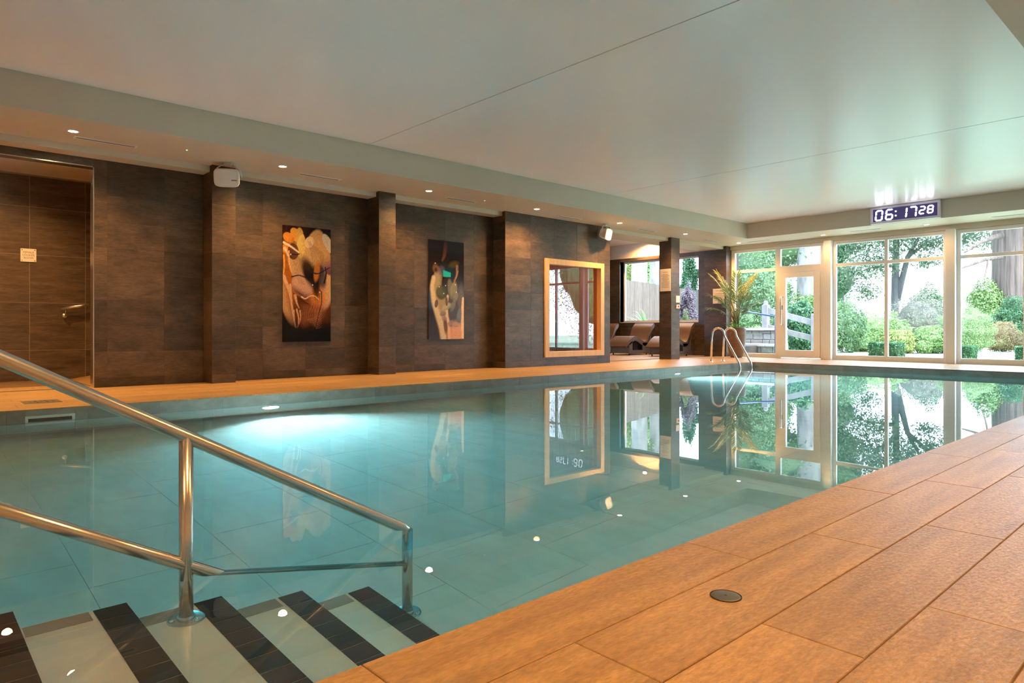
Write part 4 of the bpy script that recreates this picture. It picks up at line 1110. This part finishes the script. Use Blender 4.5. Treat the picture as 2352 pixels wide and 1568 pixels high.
clipped_box(1996, 2062, 787, 826, 'low clipped hedge block behind the central mullion')
clipped_box(2190, 2234, 795, 830, 'low clipped hedge block beside the white pillar')
clipped_box(2336, 2392, 797, 832, 'low clipped hedge block at the right edge')
G1 = 'shrubs in the garden border'
bush(2150, 2284, 703, 806, 22.5, 'large rounded pale green clipped bush on the lawn', 'leaf_pale', 9000, .07, lumps=0, depth=.9, name='rounded_bush')
bush(1890, 2000, 690, 815, 23.5, 'bright green leafy shrub left of the central mullion', 'leaf_mid', 4000, .14, grp=G1)
bush(1930, 2085, 712, 805, 25, 'pale green ferny shrub spreading behind the hedge block', 'leaf_light', 5000, .14, grp=G1)
bush(2020, 2110, 755, 815, 23, 'yellow-green shrub low behind the central mullion', 'leaf_yellow', 4000, .12, grp=G1)
bush(2090, 2190, 745, 812, 22.8, 'light green shrub against the white pillar', 'leaf_light', 4500, .11, grp=G1)
bush(2035, 2185, 672, 800, 28, 'broad dome of grey-purple smoke bush', 'leaf_smoke', 9000, .10, lumps=3, grp=G1)
bush(2085, 2180, 655, 770, 31, 'green domed shrub behind the smoke bush', 'leaf_mid', 5000, .15, lumps=2, grp=G1)
bush(2215, 2310, 640, 790, 30, 'loose green shrub behind the rounded bush', 'leaf_light', 5000, .18, grp=G1)
bush(2288, 2365, 680, 800, 27, 'dark green conifer shrub below the big trunk', 'leaf_dark', 6000, .13, grp=G1)
bush(2262, 2345, 735, 806, 24.5, 'reddish flowering shrub right of the rounded bush', 'leaf_red', 3500, .10, grp=G1)
bush(1900, 1975, 690, 760, 33, 'distant pale shrub behind the border', 'leaf_pale', 3500, .16, grp=G1)
bush(1795, 1890, 688, 803, 21.5, 'dark glossy rhododendron behind the glazed door', 'leaf_dark', 5500, .16, lumps=7)
bush(1800, 1905, 655, 760, 27, 'light green shrub above the rhododendron', 'leaf_light', 5000, .15)
bush(1680, 1830, 585, 790, 26, 'tall dense mid-green shrub left of the door', 'leaf_mid', 9000, .15, lumps=8)
bush(1700, 1790, 748, 775, 21.5, 'low yellow-green hedge on top of the stone wall', 'leaf_light', 2500, .08, lumps=4)
bush(1640, 1740, 560, 780, 30, 'tall blue-green tree-like shrub behind the palm', 'leaf_dark', 8000, .18, lumps=8)

for (x, y, w, h, mn, lab) in ((0.2, 24.0, 4.2, 4.6, 'leaf_yellow', 'yellow-green garden tree added off to the right, mirrored in the sauna glass'), (5.2, 28.0, 5.6, 7.0, 'leaf_mid', 'tall green hedge tree added off to the right, mirrored in the sauna glass'), (-2.6, 28.5, 3.6, 5.0, 'leaf_light', 'pale green bush added off to the right, mirrored in the sauna glass'), (11.5, 25.0, 7.0, 7.0, 'leaf_yellow', 'broad yellow-green tree added farthest right, mirrored in the sauna glass'), (1.6, 34.0, 5.6, 7.0, 'leaf_dark', 'dark green tree added off to the right, mirrored in the sauna glass')):
    t = thing('shrub', lab, 'shrub', (x, y, ZG), 0, 'unseen shrubs added beyond the right frame edge')  # out of view, added only to give the sauna glass something to reflect
    foliage(t, [(x, y, ZG + h * .5, w * .5, w * .5, h * .5), (x - w * .3, y - .3, ZG + h * .35, w * .3, w * .3, h * .35), (x + w * .3, y, ZG + h * .6, w * .3, w * .3, h * .35)], 5000, .16, mn)
    obj('stem', MB().tube([(0, 0, 0), (0, 0, h * .6)], [.06, .03], 8), 'bark_grey', t)
def tree(base, h, trunk_r, lean, mbark, blobs, n, size, mleaf, label, branches=(), name='tree', core=False, shell=.15, flare=1.3, grp='garden trees'):
    b = Vector(base); t = thing(name, label, 'tree', b, 0, grp)
    pts = [Vector((0, 0, 0)), Vector((0, 0, h * .04))] + [Vector((lean[0] * s * s, lean[1] * s * s, h * s)) for s in (.15, .35, .6, .85, 1.0)]
    rs = [trunk_r * flare, trunk_r * (flare * .5 + .5)] + [trunk_r * k for k in (1.0, .92, .8, .6, .4)]
    obj('trunk', MB().tube(pts, rs, 18), mbark, t)
    for br in branches:
        obj('branch', MB().tube([Vector(p) - b for p in br[0]], br[1], 8), mbark, t)
    if blobs: foliage(t, blobs, n, size, mleaf, shell=shell, core=core)
    return t
def blob(px, py, d, w, h):   # centre pixel, distance, radii in metres
    p = at(px, py, d); return (p.x, p.y, p.z, w, w, h)
# big red trunk on the right
p = at(2325, HOR, 30); 
tree((p.x, p.y, ZG), 16, .78, (0, 0), 'bark_red', [blob(2325, 470, 29, 1.5, .9), blob(2330, 380, 30, 2.6, 1.6), blob(2250, 330, 30, 3.0, 2.0)], 5000, .22, 'leaf_mid', 'massive red-brown fissured tree trunk at the right edge',
     branches=[([at(2300, 590, 29.5), at(2262, 596, 29), at(2225, 610, 28.5), at(2195, 620, 28)], [.10, .08, .05, .02]), ([at(2300, 540, 29.5), at(2255, 555, 29), at(2215, 580, 28.5)], [.14, .09, .03]), ([at(2270, 598, 29), at(2262, 640, 28.5), at(2250, 665, 28)], [.05, .03, .01])])
# maple in the centre
p = at(2055, HOR, 34)
mb_ = [blob(1985, 560, 33, 1.5, .9), blob(1960, 625, 33, 1.5, .8), blob(2020, 600, 33, 1.3, .8), blob(2080, 545, 33, 1.6, .8), blob(2140, 560, 33, 1.3, .6), blob(2010, 520, 34, 1.8, .8), blob(2100, 500, 34, 2.0, .9), blob(2210, 550, 33, 1.2, .6), blob(2240, 520, 33, 1.6, .7), blob(1990, 670, 33, .9, .5), blob(2130, 600, 33, .9, .4), blob(2060, 420, 34, 3.5, 1.6), blob(2180, 400, 34, 3.2, 1.6), blob(1960, 400, 34, 3.0, 1.6), blob(2290, 560, 33, 1.0, .4)]
tree((p.x, p.y, ZG), 9, .19, (.2, 0), 'bark_grey', mb_, 15000, .22, 'leaf_tree', 'spreading dark-leaved tree against the white sky', shell=.05,
     branches=[([at(2060, 690, 34), at(2072, 640, 33.8), at(2085, 590, 33.5), at(2110, 545, 33)], [.17, .15, .12, .06]), ([at(2085, 590, 33.5), at(2130, 555, 33), at(2180, 540, 33)], [.10, .06, .02]), ([at(2055, 580, 34), at(2010, 545, 33.5), at(1970, 520, 33)], [.12, .08, .03]), ([at(2055, 610, 34), at(2000, 615, 33.5), at(1960, 630, 33)], [.09, .05, .02])])
# conifer at the left of the central window
p = at(1922, HOR, 36)
tree((p.x, p.y, ZG), 14, .38, (0, 0), 'bark_grey', [blob(1920, 640, 35, 1.1, 1.4), blob(1925, 560, 35, 1.2, 1.2), blob(1915, 500, 35, 1.8, 1.4), blob(1915, 420, 35, 2.4, 2.0)], 7000, .22, 'leaf_dark', 'dark conifer left of the central window', shell=.2, core=True)
# pale trunk behind the door
p = at(1862, HOR, 27)
tree((p.x, p.y, ZG), 12, .52, (-.25, 0), 'bark_pale', [blob(1800, 560, 28, 1.6, 1.2), blob(1745, 600, 29, 1.6, 1.5), blob(1720, 560, 30, 1.9, 1.4), blob(1880, 470, 28, 2.2, 1.2), blob(1790, 480, 29, 2.6, 1.4)], 9000, .20, 'leaf_mid', 'thick pale-barked tree behind the glazed door', shell=.3, core=True)
# trees seen through the relaxation window
for (px, d, r_, lab) in ((1468, 27, .34, 'broad white-barked tree seen over the timber fence'), (1503, 28, .22, 'slim white-barked tree beside the window post')):
    p = at(px, HOR, d)
    tree((p.x, p.y, ZG), 10, r_, (.1, 0), 'bark_pale', [blob(px - 25, 560, d + 1, 1.2, .9), blob(px + 10, 480, d + 1, 1.6, 1.0)], 2500, .16, 'leaf_yellow', lab, shell=.2)
bush(1385, 1480, 535, 720, 31, 'yellow-green tree-like shrub above the timber fence', 'leaf_yellow', 5000, .16)
bush(1450, 1550, 535, 720, 34, 'olive shrub far behind the white trunks', 'leaf_light', 5000, .18)
bush(1560, 1605, 560, 720, 32, 'blue-green tree seen right of the column', 'leaf_dark', 6000, .17, lumps=7)
bush(1556, 1604, 650, 800, 20.5, 'purple-leaved maple bush right of the column', 'leaf_purple', 3500, .10, lumps=6)
bush(1560, 1590, 715, 770, 19, 'small yellow-green bush under the purple maple', 'leaf_light', 2000, .07)
# fern-like strap plants below the window
def strap_plant(c, n, ln, label):
    t = thing('strap_leaf_plant', label, 'plant', c, 0, 'strap-leaved plants by the timber fence'); r = random.Random(int(c[0] * 100))
    for k in range(n):
        az = r.uniform(0, 6.28); lean = r.uniform(.25, .9); d = Vector((math.cos(az), math.sin(az), 0)); side = Vector((-d.y, d.x, 0)); w = .05
        p_ = Vector((0, 0, 0)); pts = [p_]; l_ = ln * r.uniform(.7, 1.1)
        for i in range(6): an = lean + 1.1 * (i / 5) ** 2; p_ = p_ + (d * math.sin(an) + Vector((0, 0, math.cos(an)))) * l_ / 6; pts.append(p_)
        g = MB(); vs = []
        for i, q in enumerate(pts): ww = w * (1 - (i / 6) ** 2) + .002; vs += [q - side * ww, q + side * ww]
        g.add(vs, [(2 * i, 2 * i + 1, 2 * i + 3, 2 * i + 2) for i in range(6)], True)
        obj('leaf', g, 'leaf_pale' if k % 3 else 'leaf_mid', t)
for px, d, l_ in ((1490, 22.7, 1.55), (1456, 22.4, 1.15), (1428, 22.2, .95)):
    q = at(px, HOR, d); strap_plant((q.x, q.y, ZG + .36), 34, l_, 'arching strap-leaved plant ' + {1490: 'nearest the window post', 1456: 'in the middle of the window', 1428: 'at the left of the window'}[px])
obj('planting_bed', MB().box(-16.5, -9.2, 16.2, 19.0, ZG, ZG + .36), 'soil')['kind'] = 'structure'
# timber fence
A = at(1396, HOR, 23.0); B = at(1640, HOR, 33.5); A.z = B.z = ZG
t = thing('timber_fence', 'weathered vertical board fence outside the relaxation window', 'fence', A)
u = (B - A); ln = u.length; u.normalize(); nn = int(ln / .15); ang = math.atan2(u.y, u.x)
for k in range(nn):
    link_h = 2.46 + rnd.uniform(-.006, .006)
    key = ('fboard', k % 6)
    if key not in TC:
        TC[key] = MB().box(-.071, .071, -.011, .011, 0, 2.58 + .004 * (k % 6)).mesh('board'); TC[key].materials.append(MATS['fence_wood'])
    q = u * (.15 * k + .075); link('board', TC[key], None, t, (q.x, q.y, 0), (0, 0, ang))
for z in (.4, 1.3, 2.2):
    c = u * ln / 2; nrm = Vector((-u.y, u.x, 0)); g = MB().obox(c + nrm * .035 + Vector((0, 0, z)), u * ln / 2, nrm * .02, (0, 0, .04)); obj('fence_rail', g, 'fence_wood', t)
# post-and-rail fence outside the door
P1 = at(1759, HOR, 20.2); P2 = at(1871, HOR, 19.2)
t = thing('post_and_rail_fence', 'pale wooden post-and-rail fence sloping down behind the door', 'fence', (P1.x, P1.y, ZG))
def zat(py, d): return CAM_H + (HOR - py) / F_PX * d - ZG
du = P2 - P1
h1 = zat(700, 20.2)
obj('post', MB().box(-.085, .085, -.085, .085, 0, h1), 'rail_wood', t)
obj('post_cap', MB().lathe([(.0, .13), (.05, .115), (.07, .07), (.055, .02), (.09, .0)], 16), 'rail_wood', t, (0, 0, h1))
h2 = zat(720, 19.2)
bevel(obj('post', MB().box(du.x - .08, du.x + .08, du.y - .08, du.y + .08, 0, h2), 'rail_wood', t), .02)
for (ya, yb) in ((711, 742), (750, 778)):
    a = Vector((0, 0, zat(ya, 20.2))); b = Vector((du.x, du.y, zat(yb, 19.2))); d_ = (b - a); n_ = Vector((-du.y, du.x, 0)).normalized()
    obj('rail', MB().obox((a + b) / 2 - n_ * .0, d_ / 2, n_ * .03, Vector((0, 0, .085))), 'rail_wood', t)
# stone terrace walls
t = thing('stone_wall', 'low terraced pale stone wall left of the glazed door', 'wall', (-8.9, 17.6, ZG))
w_ = at(1700, HOR, 19.0); e_ = at(1800, HOR, 19.0)
def stone_run(y, x0, x1, z0, z1, dep):
    x = x0; row = 0; z = z0
    while z < z1 - .02:
        hrow = min(.17, z1 - z); x = x0 - (.12 if row % 2 else 0); row += 1
        while x < x1:
            l_ = rnd.uniform(.2, .38); a, b = max(x, x0), min(x + l_, x1); x += l_
            if b - a < .04: continue
            bevel(obj('stone', MB().box(a + .006, b - .006, y - rnd.uniform(0, .015), y + dep, z + .005, z + hrow - .005), 'stone', t), .012)
        z += hrow
    for k in range(int((x1 - x0) / .6) + 1):
        a, b = x0 + .6 * k, min(x0 + .6 * (k + 1), x1)
        if b - a > .05: bevel(obj('cap_stone', MB().box(a + .004, b - .004, y - .05, y + dep, z1, z1 + .07), 'paving', t), .012)
stone_run(0, -1.3, .27, 0, .34, .5)
stone_run(1.2, -1.6, -.3, .0, .78, .6)
p1 = ony(1781, 727, 17.35); p0 = ony(1690, 711, 18.2)
t = thing('garden_handrail', 'thin dark blue garden handrail outside the window', 'handrail', (p1.x, p1.y, ZG))
obj('rail', MB().tube([(0, 0, p1.z - ZG), tuple(p0 - Vector((p1.x, p1.y, ZG)))], .022, 8), 'blue_paint', t)
obj('post', MB().tube([(0, 0, .0), (0, 0, p1.z - ZG + .02)], .024, 8), 'blue_paint', t)
obj('planting_bed', MB().box(-8.0, -5.9, 19.2, 20.6, ZG, ZG + .05), 'soil_red')['kind'] = 'structure'

for k_ in ('lamp_emit', 'pool_lamp_emit', 'led_green', 'clock_led'): MATS[k_].cycles.emission_sampling = 'NONE'
